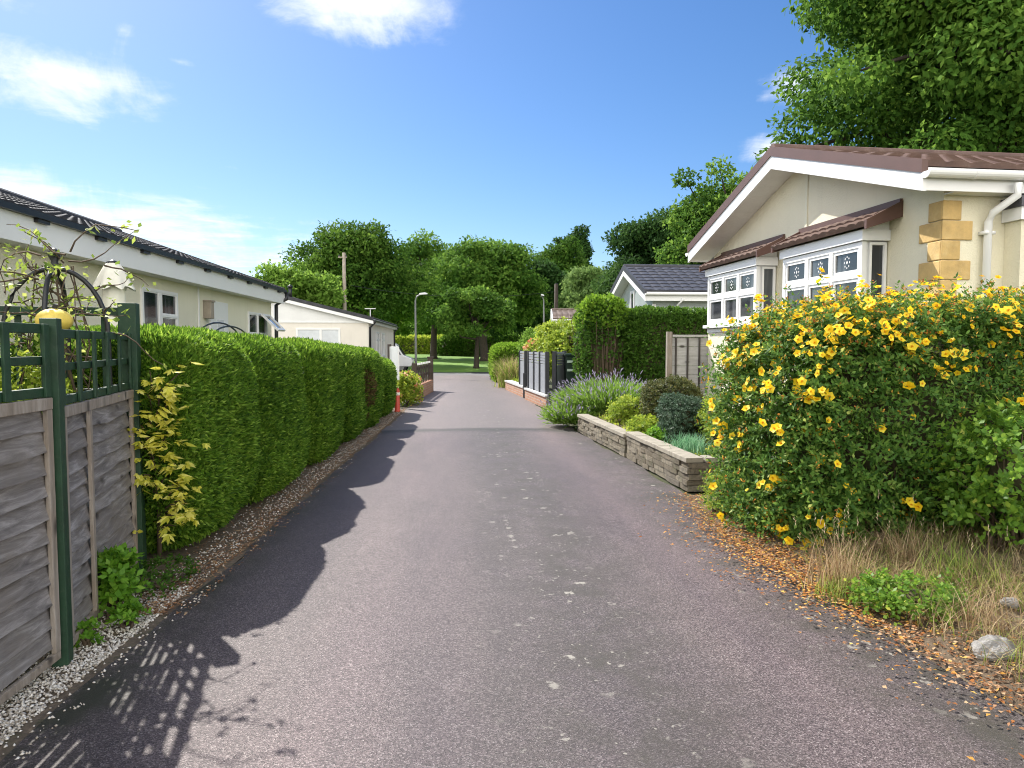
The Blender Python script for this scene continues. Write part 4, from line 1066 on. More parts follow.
mb = MB(); mb.box(1.84, 1.87, -.7, -.45, .62, .76); mb.build('headlight', 'lampglass', T); mb = MB(); mb.box(1.84, 1.87, .45, .7, .62, .76); mb.build('headlight', 'lampglass', T)

# ------------------------------------------------------------------ right side: planter wall and bed
def stone_run(mb, p0, p1, h, dep, courses, rng, zstep=0.):
    p0, p1 = np.array(p0), np.array(p1); L = np.linalg.norm(p1 - p0); d = (p1 - p0) / L; nn = np.array((-d[1], d[0]))
    ch = h / courses
    for c in range(courses):
        x = -rng.uniform(0, .12) if c else 0.
        while x < L - .01:
            w = rng.uniform(.20, .46); a = max(x, 0) + .004; b = min(x + w, L) - .004
            if b - a > .03:
                pr = rng.uniform(-.012, .012)
                q = [p0 + d * a + nn * pr, p0 + d * b + nn * pr, p0 + d * b - nn * dep, p0 + d * a - nn * dep]
                z0, z1 = c * ch + .003, (c + 1) * ch - .003
                m = (q[0] + q[1]) / 2 + nn * rng.uniform(.003, .014); 
                vs = [(*q[0], z0), (*m, z0), (*q[1], z0), (*q[2], z0), (*q[3], z0), (*q[0], z1), (*m, z1), (*q[1], z1), (*q[2], z1), (*q[3], z1)]
                mb.add(vs, [(0, 1, 6, 5), (1, 2, 7, 6), (2, 3, 8, 7), (3, 4, 9, 8), (4, 0, 5, 9), (5, 6, 7, 8, 9), (4, 3, 2, 1, 0)], 0, rng.uniform(0, 1))
            x += w
def coping_run(T, p0, p1, z, n, wid=.2, over=.02, th=.055):
    p0, p1 = np.array(p0), np.array(p1); L = np.linalg.norm(p1 - p0); d = (p1 - p0) / L; nn = np.array((-d[1], d[0]))
    for k in range(n):
        a, b = L * k / n + .003, L * (k + 1) / n - .003
        q = [p0 + d * a + nn * over, p0 + d * b + nn * over, p0 + d * b - nn * (wid - over), p0 + d * a - nn * (wid - over)]
        mb = MB(); zz = z + random.uniform(-.003, .003)
        mb.add([(*p, zz) for p in q] + [(*p, zz + th) for p in q], [(0, 3, 2, 1), (4, 5, 6, 7), (0, 1, 5, 4), (1, 2, 6, 5), (2, 3, 7, 6), (3, 0, 4, 7)])
        mb.build('coping_slab', 'coping', T, bevel=.006)
wr_ = np.random.RandomState(71)
WB = (2.47, 7.40)
def loc(p): return (p[0] - WB[0], p[1] - WB[1])
T = thing('planter_wall', 'low stone planter wall with concrete coping along the edge of the lane', 'wall', (WB[0], WB[1], 0))
run1 = (loc((2.47, 7.40)), loc((2.36, 9.75))); run2 = (loc((2.345, 9.80)), loc((2.17, 12.75)))
mb = MB(); stone_run(mb, *run1, .315, .12, 5, wr_); stone_run(mb, run1[0] + np.array((1.6, 0)), run1[0] + np.array((.004, 0)), .315, .10, 5, wr_)
stone_run(mb, *run2, .275, .12, 5, wr_); stone_run(mb, run2[1] + np.array((0.13, 0)), run2[1] + np.array((1.2, 0)), .275, .1, 5, wr_)
mb.build('stonework', 'stone', T, rnd=True)
bk_ = MB(); 
for (a, b), h in ((run1, .30), (run2, .26)):
    bk_.prism([(a[0] + .02, a[1] + .03), (a[0] + .10, a[1] + .03), (b[0] + .10, b[1] - .03), (b[0] + .02, b[1] - .03)], 0, h, 'z')
bk_.box(.06, 1.58, .03, .09, 0, .30)
bk_.build('mortar', 'soil', T)
coping_run(T, *run1, .317, 5); coping_run(T, *run2, .278, 6)
coping_run(T, run1[0] + np.array((1.6, 0.0)), run1[0] + np.array((.19, 0.0)), .317, 3)
fb_ = MB(); vs = []
for j in range(30):
    y = 7.48 + 6.6 * j / 29
    for i in range(14):
        t = i / 13; x0 = 2.52 - .055 * (y - 7.48); vs.append((x0 + (4.6 - x0) * t, y, .25 - .004 * (y - 7.5) + .06 * math.sin(t * 3) + .015 * math.sin(x0 * 9 + y * 7 + i)))
fb_.add(vs, [(j * 14 + i, j * 14 + i + 1, (j + 1) * 14 + i + 1, (j + 1) * 14 + i) for j in range(29) for i in range(13)])
structure('flower_bed', fb_, 'soil', True)

# lavender: grassy mound of leaves, flower spikes over it
def lavender(label, c, rad, h, n, nf, seed):
    rng = np.random.RandomState(seed)
    T = thing('lavender_bush', label, 'lavender', c)
    a = rng.uniform(0, 6.28, n); r = rng.uniform(0, 1, n) ** .5 * .5
    base = np.stack([r * np.cos(a) * rad[0], r * np.sin(a) * rad[1], np.zeros(n)], 1)
    D = unit(np.stack([np.cos(a) * r * 2 * rad[0], np.sin(a) * r * 2 * rad[1], np.full(n, h * .85)], 1) + rng.normal(size=(n, 3)) * .12)
    ln = rng.uniform(.45, 1.0, n) * h
    P = base + D * (ln * .25)[:, None]
    g = []
    for t in (.25, .5, .75, 1.):
        p = base + D * (ln * t * .85)[:, None]; p[:, 2] -= (rad[0] * .12) * t * t
        g.append(quads(p, D + rng.normal(size=(n, 3)) * .25, rng.normal(size=(n, 3)), .16 * h + .05, .018, .1))
    Q = np.concatenate(g); leaf_obj('foliage', [(Q, np.clip(rng.normal(.5, .22, len(Q)), 0, 1), 0)], ['lavleaf'], T)
    k = rng.choice(n, nf); p0 = base[k] + D[k] * (ln[k] * .85)[:, None]; dd = D[k] + rng.normal(size=(nf, 3)) * .10
    p1 = p0 + unit(dd) * rng.uniform(.10, .24, nf)[:, None] * h
    st = quads(p0, p1 - p0, rng.normal(size=(nf, 3)), np.linalg.norm(p1 - p0, axis=1), .008)
    fl = [quads(p1 - unit(dd) * .03 * j, dd + rng.normal(size=(nf, 3)) * .2, rng.normal(size=(nf, 3)), .07, .020) for j in range(3)]
    FQ = np.concatenate(fl); leaf_obj('flower_spikes', [(FQ, rng.uniform(0, 1, len(FQ)), 1), (st, rng.uniform(0, .6, nf), 0)], ['lavleaf', 'lavflower'], T)
    return T
lavender('big lavender mound with upright mauve spikes at the far end of planter wall', (2.95, 13.75, .2), (1.0, .85), .88, 6000, 620, 81)
lavender('smaller lavender spilling over the lane edge beside the planter wall end', (2.20, 13.45, .05), (.52, .55), .56, 2400, 280, 82)

shrub('round_shrub', 'rounded bronze green shrub, the taller of two in the planter', 'shrub', (3.22, 10.5, .66, .2), (.47, .45, .44), 2.2, 2100, 4, .05, .024, 'bronze', 83, .10, .4, .2, zmin=-.8, lumps=.30, inner=.10)
shrub('round_shrub', 'dark grey green rounded shrub in front of the bronze one', 'shrub', (3.05, 9.25, .60, .2), (.36, .36, .34), 2.1, 1500, 4, .045, .022, 'greygreen', 84, .09, .3, .25, zmin=-.8, lumps=.30, inner=.10)
shrub('low_shrub', 'low lime green shrub between lavender and bronze shrub', 'shrub', (2.92, 11.7, .47, .2), (.42, .5, .28), 2.1, 620, 4, .06, .035, 'lime', 85, .12, .5, .3, inner=.2, core=.5, lumps=.22)
shrub('low_shrub', 'yellow green leafy plant in the planter before the dark shrubs', 'shrub', (2.68, 10.05, .38, .2), (.24, .42, .19), 2.1, 330, 4, .06, .035, 'lime', 86, .10, .6, .3, inner=.2, core=.5, lumps=.22)
shrub('leafy_plant', 'broad leaved green plant halfway along the planter wall', 'plant', (2.72, 9.35, .36, .2), (.20, .26, .17), 2.1, 190, 4, .08, .04, 'fresh', 87, .12, .6, .4, inner=.2, core=.5, lumps=.22)
rng = np.random.RandomState(88)
T = thing('spiky_plant', 'blue green spiky tuft near the front corner of the planter', 'plant', (2.80, 8.35, .26))
pos = np.stack([rng.normal(0, .10, 620), rng.normal(0, .14, 620), np.zeros(620)], 1); q, r, tp = blades(620, pos, rng, .12, .30, .014, .6); leaf_obj('leaves', [(q, r, 0)], ['bluegreen'], T)
shrub('yellow_alyssum', 'small yellow tuft next to the blue green spiky plant', 'plant', (3.02, 7.95, .33, .25), (.13, .14, .10), 2., 90, 3, .05, .03, 'yellow', 89, .06, .7, .2, core=.5)
shrub('low_shrub', 'light green feathery plant between dark shrub and yellow flowering bush', 'shrub', (3.28, 8.75, .62, .2), (.24, .3, .40), 2.1, 420, 5, .05, .02, 'lime', 90, .14, .9, .3, inner=.2, core=.5, lumps=.22)
shrub('leafy_plant', 'small green plant between spiky tuft and yellow flowering bush', 'plant', (3.0, 7.62, .36, .25), (.30, .14, .12), 2., 200, 4, .04, .02, 'hyper', 92, .10, .8, .3)
rng = np.random.RandomState(91)
gx = rng.uniform(2.5, 4.2, 900); gy = rng.uniform(7.5, 13.3, 900)
pos = np.stack([gx, gy, np.full(900, .27)], 1); q, r, _t = blades(900, pos, rng, .05, .16, .012, .6)
lp = np.stack([rng.uniform(2.5, 4.2, 1400), rng.uniform(7.55, 13.3, 1400), np.full(1400, .285)], 1)
q2 = quads(lp, rng.normal(size=(1400, 3)) + UP * .5, rng.normal(size=(1400, 3)) + UP, .06, .035)
o = leaf_obj('bed_groundcover', [(q, r, 0), (q2, rng.uniform(0, 1, 1400), 1)], ['grassgreen', 'lime']); tag(o, 'low green ground cover between the shrubs of the planter bed', 'ground cover', kind='stuff')

# pale grey board fence beside the bungalow
M['gapdark'] = plain('shadowed_batten', (.06, .052, .045), .85, .3, 9)  # dark batten colour stands for the shaded gaps between boards
T = thing('board_fence', 'pale grey weathered board fence panel beside the bungalow bay window', 'fence', (3.47, 11.45, 0))
mb = MB()
for k in range(10): mb.box(.05, 2.2, -.012 + .006 * (k % 2), .006 + .006 * (k % 2), .18 + .155 * k, .33 + .155 * k)
mb.build('boards', 'greypanelwood', T)
for k in range(11): mb = MB(); mb.box(.10 + .2 * k, .125 + .2 * k, -.04, -.014, .18, 1.72); mb.build('batten', 'gapdark', T)
mb = MB(); mb.box(.05, 2.2, -.045, .03, 1.735, 1.77); mb.build('cap_rail', 'greypanelwood', T)
mb = MB(); mb.box(-.04, .045, -.05, .04, 0, 1.82); mb.build('post', 'battenwood', T, bevel=.005)

# tall dark hedges
hedge('tall dark leafy hedge block standing behind the grey board fence', (5.2, 16.9, 1.23), (1.25, .62, 1.24), 5., 1500, 101, mat='privet', L=.085, W=.05, up=.2, lumps=.07, depth=.14, core=.92)
rng = np.random.RandomState(102)
T = thing('overgrown_hedge', 'tall rounded hedge with bare brown stems low down, beside the gate', 'hedge', (3.45, 16.9, 0))
P, N = se_sample(8200, (0, 0, 1.45), (.62, .6, 1.28), 3.0, rng, -.95)
keep = (P[:, 2] > 1.75 + .3 * lump(P, 4, 3)) | (rng.uniform(size=len(P)) < .22) | (P[:, 0] < -.42)
P, N = P[keep], N[keep]; n = len(P); P = P + N * (lump(P, 4, 7) * .08 - rng.uniform(0, .22, n))[:, None]
q = quads(P, N * .6 + UP * .1 + rng.normal(size=(n, 3)) * .6, N + rng.normal(size=(n, 3)) * .5, .10 * rng.uniform(.6, 1.3, n), .065, .1)
Pt, Nt = se_sample(3000, (0, 0, 2.3), (.66, .62, .5), 2.4, rng, -.6); nt_ = len(Pt); Pt = Pt + Nt * (lump(Pt, 5, 8) * .10 - rng.uniform(0, .15, nt_))[:, None]
q2 = quads(Pt, Nt * .6 + UP * .3 + rng.normal(size=(nt_, 3)) * .6, Nt + rng.normal(size=(nt_, 3)) * .5, .10 * rng.uniform(.6, 1.3, nt_), .065, .1)
leaf_obj('foliage', [(q, np.clip(rng.normal(.4, .2, n), 0, 1), 0), (q2, np.clip(rng.normal(.5, .2, nt_), 0, 1), 1)], ['privet', 'privet_bright'], T)
mb = MB()
for k in range(110):
    a = rng.uniform(0, 6.28); b = np.array([.3 * math.cos(a) * rng.uniform(0, 1), .3 * math.sin(a) * rng.uniform(0, 1), 0])
    e = np.array([.56 * math.cos(a) + rng.normal(0, .08), .52 * math.sin(a) + rng.normal(0, .08), rng.uniform(.8, 2.4)])
    mb.tube([b, b * .4 + e * .6 * np.array([1, 1, .7]), e], [.02, .014, .006], 4, cap=False)
cb = se_core((0, .12, 1.4), (.6, .5, 1.25), 3., .80); mb.add(cb.v, cb.f, 1)
mb.build('stems', ['twig', 'conifer_core'], T)

# black and grey panel fence on a brick wall
A, B = (2.22, 17.35), (1.98, 20.5); rz, L = along(A, B)
T = thing('panel_fence', 'grey panel fence with black posts on a low brick wall', 'fence', (A[0], A[1], 0), rz)
mb = MB(); mb.box(-.08, .12, 0, L, 0, .29); mb.build('brick_wall', 'brick', T)
mb = MB(); mb.box(-.11, .15, -.02, L, .292, .345); mb.build('coping', 'coping_pale', T, bevel=.006)
pz = 1.42
pys = [.36, 1.22, 2.08, 2.98]
mb = MB(); mb.box(-.02, .18, L + .62, L + 4.5, 0, .29); mb.build('brick_wall', 'brick', T)
mb = MB(); mb.box(-.05, .21, L + .60, L + 4.5, .292, .345); mb.build('coping', 'coping_pale', T)
for y_ in pys + [L + .75, L + 1.75]:
    xo_ = .06 if y_ > L else 0
    mb = MB(); mb.box(-.03 + xo_, .07 + xo_, y_ - .05, y_ + .05, .345, pz + .01); mb.build('post', 'charcoal', T, bevel=.004)
for y0, y1 in list(zip(pys, pys[1:])) + [(L + .75, L + 1.75)]:
    xo_ = .06 if y0 > L else 0
    mb = MB(); mb.box(.0 + xo_, .03 + xo_, y0 + .055, y1 - .055, .36, 1.10)
    for k in range(4): mb.box(-.004 + xo_, .034 + xo_, y0 + .055, y1 - .055, 1.115 + k * .075, 1.175 + k * .075)
    mb.build('panel', 'grey_panel', T, bevel=.003)
mb = MB(); mb.box(-.05, .17, -.2, -.03, 0, .42); mb.build('pier', 'charcoal', T, bevel=.006)
mb = MB(); mb.box(-.04, .06, L + .5, L + .56, 0, .75); mb.build('post', 'charcoal', T)
T = thing('garden_gate', 'grey garden gate with slatted top and black handle beside the panel fence', 'gate', (2.42, 17.72, 0), R(-24))
mb = MB(); mb.box(-.02, .02, 0, .85, .1, 1.08)
for k in range(5): mb.box(-.02, .02, 0, .85, 1.10 + k * .066, 1.15 + k * .066)
mb.build('panel', 'grey_panel', T, bevel=.003)
for y_ in (-.06, .86): mb = MB(); mb.box(-.05, .05, y_ - .05, y_ + .05, 0, 1.44); mb.build('post', 'charcoal', T, bevel=.004)
mb = MB(); mb.box(-.06, -.022, .62, .66, .78, .98); mb.build('handle', 'blackplastic', T)
T = thing('storage_box', 'dark green garden store with two pale bars behind the gate', 'storage box', (3.05, 18.3, 0), 0)
mb = MB(); mb.box(-.3, .5, -.3, .4, 0, 1.32); mb.build('body', 'boxgreen', T, bevel=.02)
for z in (1.14, .92): mb = MB(); mb.box(-.28, .48, -.33, -.302, z, z + .06); mb.build('bar', 'palebar', T)
mb = MB(); mb.box(-.34, .54, -.34, .44, 1.322, 1.37); mb.build('lid', 'boxgreen', T, bevel=.01)

# shrubs beyond the panel fence
rng = np.random.RandomState(111)
shrub('leafy_shrub', 'big lime green leafy shrub rising behind the panel fence', 'shrub', (3.35, 21.8, 1.35), (1.0, 1.5, 1.1), 2.2, 2400, 4, .12, .07, 'lime', 111, .25, .5, .3, inner=.2, core=.5, lumps=.22)
shrub('leafy_shrub', 'narrow light green shrub with an upright leafy shoot beyond the panel fence', 'shrub', (2.95, 25.5, 1.2), (.7, 1.3, 1.0), 2.2, 1300, 4, .13, .07, 'light', 112, .3, .7, .2, inner=.2, core=.5, lumps=.22)
T = thing('flower_shrub', 'small coral flowered shrub topping the panel fence', 'shrub', (2.45, 22.6, 0))
P, N = se_sample(420, (0, 0, 1.25), (.35, .9, .5), 2.1, rng, -.9)
q, tip = shoots(P - N * .15, N + UP * .5, rng.uniform(.12, .25, len(P)), 3, .10, .05, rng)
k = rng.choice(len(tip), 110); fq = quads(np.repeat(tip[k], 4, 0), rng.normal(size=(440, 3)), rng.normal(size=(440, 3)), .10, .08)
leaf_obj('foliage', [(q, rng.uniform(0, 1, len(q)), 0)], ['lime'], T); leaf_obj('blooms', [(fq, rng.uniform(0, 1, 440), 0)], ['pinkflower'], T)
stems(np.zeros((9, 3)), P[:9], .015, rng).build('stems', 'twig', T)
T = thing('grass_clump', 'arching buff ornamental grass beside the far end of panel fence', 'grass', (2.02, 26.4, 0))
pos = np.stack([rng.normal(0, .22, 1500), rng.normal(0, .4, 1500), np.zeros(1500)], 1); q, r, tp = blades(520, pos[:520], rng, .7, 1.45, .03, .6)
leaf_obj('blades', [(q, r, 0)], ['straw'], T); tp2, r2, _ = blades(1500, pos, rng, .5, 1.25, .035, .6); leaf_obj('green_blades', [(tp2, r2, 0)], ['grassgreen'], T)
hedge('bright green clipped garden hedge near the road junction', (2.2, 31.0, .80), (.80, 1.6, .81), 4., 700, 113, mat='privet_bright', L=.13, W=.07, up=.4, lumps=.05, depth=.12)
shrub('low_shrub', 'low ground hugging shrub at the foot of the buff grass', 'shrub', (2.15, 25.2, .18), (.35, 1.0, .25), 2., 300, 3, .1, .05, 'lime', 114, .12)

# ------------------------------------------------------------------ the big yellow flowering bush
rng = np.random.RandomState(121)
BC = (3.86, 5.62)
T = thing('flowering_bush', 'huge rounded bush covered in yellow five petalled flowers', 'bush', (BC[0], BC[1], 0))
H_ = (1.70, .98, 1.23); ZC = .88
P, N = se_sample(12500, (0, 0, ZC), H_, 3.3, rng, -.86)
lp_ = lump(P, 3.4, 5) * .09 + lump(P, 9, 6) * .04
vis = (N[:, 1] < .35) | (N[:, 2] > .2) | (N[:, 0] < -.2)
P, N, lp_ = P[vis], N[vis], lp_[vis]
n = len(P)
P0 = P + N * (lp_ - .20 - rng.uniform(0, 1, n) ** 1.7 * .22)[:, None]
D = N * .8 + UP * .45 + rng.normal(size=(n, 3)) * .45
ln = rng.uniform(.12, .30, n) + .22 * (rng.uniform(size=n) < .10) * (N[:, 2] > .3)
q, tip = shoots(P0, D, ln, 6, .064, .022, rng, .35, .95)
tone = np.clip(rng.normal(.42, .2, len(q)) + .10 * np.tile(rng.normal(0, 1, n), 12), 0, 1)
leaf_obj('leaves', [(q, tone, 0)], ['hyper'], T)
mb = MB(); cb = se_core((0, .1, ZC - .05), H_, 2.7, .66); mb.add(cb.v, cb.f, 1)
k = rng.choice(n, 160, replace=False)
stems([np.array([rng.normal(0, .45), rng.normal(0, .2), 0]) for _ in k], P0[k], .010, rng, mb)
mb.build('branches', ['twig', 'conifer_core'], T, smooth=True)
# flowers: one mesh of five petals and a brush of stamens
def flower_quads(rng):
    pet = []; 
    for k in range(5):
        a = 2 * math.pi * k / 5; d = np.array([math.cos(a), math.sin(a), .28]); pet.append(d)
    D = np.array(pet); q = quads(np.zeros((5, 3)), D, np.repeat(UP[None], 5, 0), .034, .031, .10, .62)
    st = rng.normal(size=(14, 3)) * [.5, .5, .1] + UP * .9
    s = quads(np.zeros((14, 3)), st, rng.normal(size=(14, 3)), .017, .0035)
    return q, s
fqs, sqs = flower_quads(rng)
# chance of a flower grows towards the sunny crown and the lane end
wgt = np.clip((tip[:, 2] - .35) / 1.6, 0.28, 1.2) ** 2.4 * 1.5 + .55 * np.clip((-tip[:, 0] - .9) / .8, 0, 1)
front = (N[:, 1] < .25) & ((N[:, 1] < -.1) | (N[:, 2] > .35) | (N[:, 0] < -.5)); wgt = wgt * front * (1 + .5 * lump(tip, 5, 77))
wgt = np.clip(wgt, 0, None); wgt /= wgt.sum()
cl0 = rng.choice(n, 520, replace=False, p=wgt)
sel = np.repeat(cl0, rng.choice([1, 1, 2, 3, 4], len(cl0)))
off = rng.normal(size=(len(sel), 3)) * .034
FP = tip[sel] + N[sel] * .03 + off; FN = unit(N[sel] * .7 + UP * .5 + np.array([-.15, -.35, 0]) + rng.normal(size=(len(sel), 3)) * .5)
camd = np.linalg.norm(FP + np.array([BC[0], BC[1], -1.6]), axis=1) - 1.2 * (rng.uniform(size=len(sel)) < .0)
order = np.argsort(camd)
def basis(nv):
    a = unit(np.cross(nv, np.array([.2, .3, 1.]))); b = np.cross(nv, a); return np.stack([a, b, nv], 1)
first = None; rest = []
sizes = rng.uniform(.6, 1.28, len(sel))
for j, i in enumerate(order):
    B_ = basis(FN[i]); ang = rng.uniform(0, 6.28); Rz = np.array([[math.cos(ang), -math.sin(ang), 0], [math.sin(ang), math.cos(ang), 0], [0, 0, 1]]); Mx = B_ @ Rz
    if j < 100:
        if first is None:
            first = leaf_obj('flower', [(fqs, np.linspace(.2, .9, 5), 0), (sqs, np.linspace(0, 1, 14), 1)], ['petal', 'stamen'], T); f = first
        else:
            f = first.copy(); COL.objects.link(f); f.parent = T
        f.matrix_local = Matrix.Translation(FP[i].tolist()) @ Matrix(Mx.tolist()).to_4x4() @ Matrix.Scale(float(sizes[i]), 4)
    else:
        rest.append((i, Mx))
RQ = np.concatenate([(fqs @ Mx.T) * sizes[i] + FP[i] for i, Mx in rest]); RS = np.concatenate([(sqs @ Mx.T) * sizes[i] + FP[i] for i, Mx in rest])
o = leaf_obj('more_flowers', [(RQ, np.repeat(rng.uniform(0, 1, len(rest)), 5), 0), (RS, rng.uniform(0, 1, len(RS)), 1)], ['petal', 'stamen'], T); o['kind'] = 'stuff'
sel2 = rng.choice(n, 3000, replace=True, p=wgt)
SP = np.repeat(tip[sel2] + N[sel2] * .01, 3, 0); SQ = quads(SP + rng.normal(size=SP.shape) * .008, rng.normal(size=SP.shape) + UP, rng.normal(size=SP.shape), .020, .013)
o = leaf_obj('buds_and_spent_heads', [(SQ, rng.uniform(0, 1, len(SQ)), 0)], ['spent'], T); o['kind'] = 'stuff'

# light green shrub in front of it
shrub('euonymus_shrub', 'light green glossy shrub with yellowish tips before the flowering bush', 'shrub', (3.80, 4.38, .70, .12), (.62, .42, .54), 2.3, 560, 5, .062, .034, 'laurel', 131, .17, .5, .25, .8, zmin=-.75, core=.45, inner=.25, stem_n=40)
shrub('low_shrub', 'low green bramble like plant sprawling at the verge edge', 'plant', (2.66, 3.85, .12, .03), (.38, .26, .14), 2.1, 400, 4, .040, .024, 'laurel', 132, .11, .6, .4, core=.3, lumps=.22, inner=.08)
shrub('low_shrub', 'small feathery yellow green plant at the corner of planter wall', 'plant', (2.46, 6.35, .18), (.17, .28, .25), 2., 420, 6, .03, .010, 'lime', 133, .14, .9, .2, core=.35)

# grasses on the bank
def tuft(label, c, n, hmin, hmax, seed, seed_n=0, lean=.45, mat='straw', sp=.07, w=.006):
    rng = np.random.RandomState(seed)
    T = thing('grass_tuft', label, 'grass', c, 0, 'wild grass tufts on the bank')
    pos = np.stack([rng.normal(0, sp, n), rng.normal(0, sp, n), np.zeros(n)], 1)
    q, r, tp = blades(n, pos, rng, hmin, hmax, w, lean, 4)
    leaf_obj('blades', [(q, r, 0)], [mat], T)
    if seed_n:
        q, r, tp = blades(seed_n, pos[:seed_n], rng, hmax * .85, hmax * 1.3, .003, lean * .8, 5)
        hd = np.concatenate([quads(tp - UP * .012 * j, rng.normal(size=(seed_n, 3)) * .35 + UP, rng.normal(size=(seed_n, 3)), .026, .0055) for j in range(5)])
        leaf_obj('seed_heads', [(q, r, 0), (hd, rng.uniform(0, 1, len(hd)), 1)], ['straw', 'seed'], T)
tuft('tall pale grass tuft with seed heads at the foot of the flowering bush', (2.42, 4.28, .05), 130, .18, .42, 141, 16, .5)
tuft('yellowish green grass tuft at the verge edge below the seed heads', (2.34, 4.12, .02), 150, .08, .22, 142, 0, .7, 'grassgreen')
tuft('dry grass tuft between the flowering bush and the glossy shrub', (2.95, 4.35, .1), 150, .18, .42, 143, 8, .6)
tuft('green and buff grass tuft behind the low bramble like plant', (3.05, 4.0, .14), 170, .15, .36, 144, 6, .7, 'grassgreen', .12)
tuft('bleached grass tuft beside the pale rock', (2.78, 3.45, .1), 130, .10, .26, 145, 0, .8, 'straw', .09)
rng = np.random.RandomState(151)
n = 22000; gy = rng.uniform(1.8, 4.75, n); gx = np.array([interp(ROADR, v) for v in gy]) + .12 + rng.uniform(0, 1, n) ** 1.3 * 2.6
kp = (lump(np.stack([gx, gy, gx * 0], 1), 4, 15) + rng.normal(0, .3, n) > -.45) & ((gx - 2.4) > .30 * rng.uniform(size=n)); kp &= (gy > 3.5) | (rng.uniform(size=n) < .5); gx, gy = gx[kp], gy[kp]; n = len(gx)
pos = np.stack([gx, gy, [bank_z(a, b) for a, b in zip(gx, gy)]], 1)
q, r, _t = blades(n, pos, rng, .05, .22, .0055, 1.2, 3)
half = rng.uniform(size=n) < .70; h3 = np.tile(half, 3)
o = leaf_obj('dry_grass', [(q[h3], r[h3], 0), (q[~h3], r[~h3], 1)], ['straw', 'grassgreen']); tag(o, 'dry tangled grass covering the bank beside the lane', 'grass', kind='stuff')

# fallen petals and dead leaves along the verge edge
n = 6500; gy = np.concatenate([rng.normal(4.7, .75, 3400), rng.uniform(2.2, 7.2, n - 3400)]); gy = np.clip(gy, 1.8, 7.3)
gx = np.array([interp(ROADR, v) for v in gy]) + np.where(rng.uniform(size=n) < .8, rng.normal(.07, .14, n), -np.abs(rng.normal(0, .24, n)))
z = np.array([max(.03 * (interp(ROADR, b) - a > 0), 0) + bank_z(a, b) for a, b in zip(gx, gy)]) + rng.uniform(.008, .018, n)
a = rng.uniform(0, 6.28, n); D = np.stack([np.cos(a), np.sin(a), rng.normal(0, .12, n)], 1); Nn = UP + rng.normal(size=(n, 3)) * .25
q = quads(np.stack([gx, gy, z], 1), D, Nn, rng.uniform(.012, .036, n), rng.uniform(.008, .022, n), .2)
near = gy < 3.6; u_ = rng.uniform(size=n); br_ = (near & (u_ < .65)) | (u_ < .34)
o = leaf_obj('leaf_litter', [(q[~br_], rng.uniform(0, 1, (~br_).sum()), 0), (q[br_], rng.uniform(0, 1, br_.sum()), 1)], ['litter', 'brownlitter']); tag(o, 'orange fallen petals and dead leaves strewn along the verge edge', 'leaf litter', kind='stuff')

def rock(label, c, s, seed):
    rng = np.random.RandomState(seed); mb = MB(); nu, nv = 30, 20; vs = []; fs = []
    for j in range(nv + 1):
        ph = -math.pi / 2 + math.pi * j / nv
        for i in range(nu):
            t = 2 * math.pi * i / nu; d = np.array([[math.cos(ph) * math.cos(t), math.cos(ph) * math.sin(t), math.sin(ph)]])
            r_ = 1 + .22 * lump(d, 3, seed)[0] + .16 * abs(lump(d, 5, seed + 1)[0]) + .07 * lump(d, 13, seed + 2)[0]; vs.append(d[0] * r_ * s)
    for j in range(nv):
        for i in range(nu): fs.append((j * nu + i, j * nu + (i + 1) % nu, (j + 1) * nu + (i + 1) % nu, (j + 1) * nu + i))
    mb.add(vs, fs); o = mb.build('rock', 'rock'); o.location = c; tag(o, label, 'rock')
rock('pale broken lump of stone on the verge bank', (2.66, 3.22, .08), np.array([.10, .075, .065]), 161)
rock('small pale stone half buried in the dry grass bank', (3.0, 3.55, .19), np.array([.04, .035, .03]), 162)

# ------------------------------------------------------------------ trees
TG = 'trees closing the view'
tree('oak_tree', 'broad dark oak behind the pale bungalow and the telegraph pole', (-7.0, 50, 0), 10.3, 1.4, 5.4, 4.6, 'oak', 201, 95, 44000, .25, .32, TG)
tree('ash_tree', 'light green bushy tree rising over the black roof', (-9.6, 42, 0), 6.6, .8, 3.8, 2.8, 'light', 202, 55, 20000, .24, .16, TG)
tree('lime_tree', 'tall tree on the verge just behind the grey street lamp', (-2.4, 64, .3), 11.0, 1.6, 5.2, 4.2, 'oak_mid', 203, 85, 34000, .30, .30, TG)
tree('small_tree', 'smaller round headed tree standing on the grass verge by the junction', (1.0, 43.2, .1), 5.0, 1.25, 2.9, 2.4, 'oak_mid', 204, 60, 22000, .21, .17, TG)
tree('oak_tree', 'biggest tree of the view, domed, straight behind the small verge tree', (2.0, 57, .2), 10.4, 1.2, 5.3, 4.6, 'oak_mid', 205, 100, 44000, .28, .34, TG)
tree('dark_tree', 'dark tree filling the gap above the bright clipped garden hedge', (6.4, 62, .2), 9.4, .3, 4.6, 3.6, 'dark', 206, 65, 26000, .30, .26, TG)
tree('oak_tree', 'tall sparse tree standing between dark tree and weeping birch', (10.6, 72, .3), 13.4, 1.0, 3.6, 3.0, 'oak', 207, 52, 18000, .32, .26, TG)
tree('weeping_birch', 'pale weeping birch behind the sage grey lodge', (9.2, 52, .2), 8.7, .5, 2.2, 2.0, 'willow', 208, 50, 24000, .24, .15, TG, .55)
tree('poplar_tree', 'thin dark tree top standing above the weeping birch', (13.0, 78, .3), 15.2, 6.0, 2.5, 2.4, 'dark', 213, 30, 9000, .34, .24, TG)
tree('oak_tree', 'dark oak behind the roof of the sage grey lodge', (12.0, 42, 0), 10.6, 1.2, 4.2, 3.4, 'dark', 209, 75, 34000, .24, .28, TG)
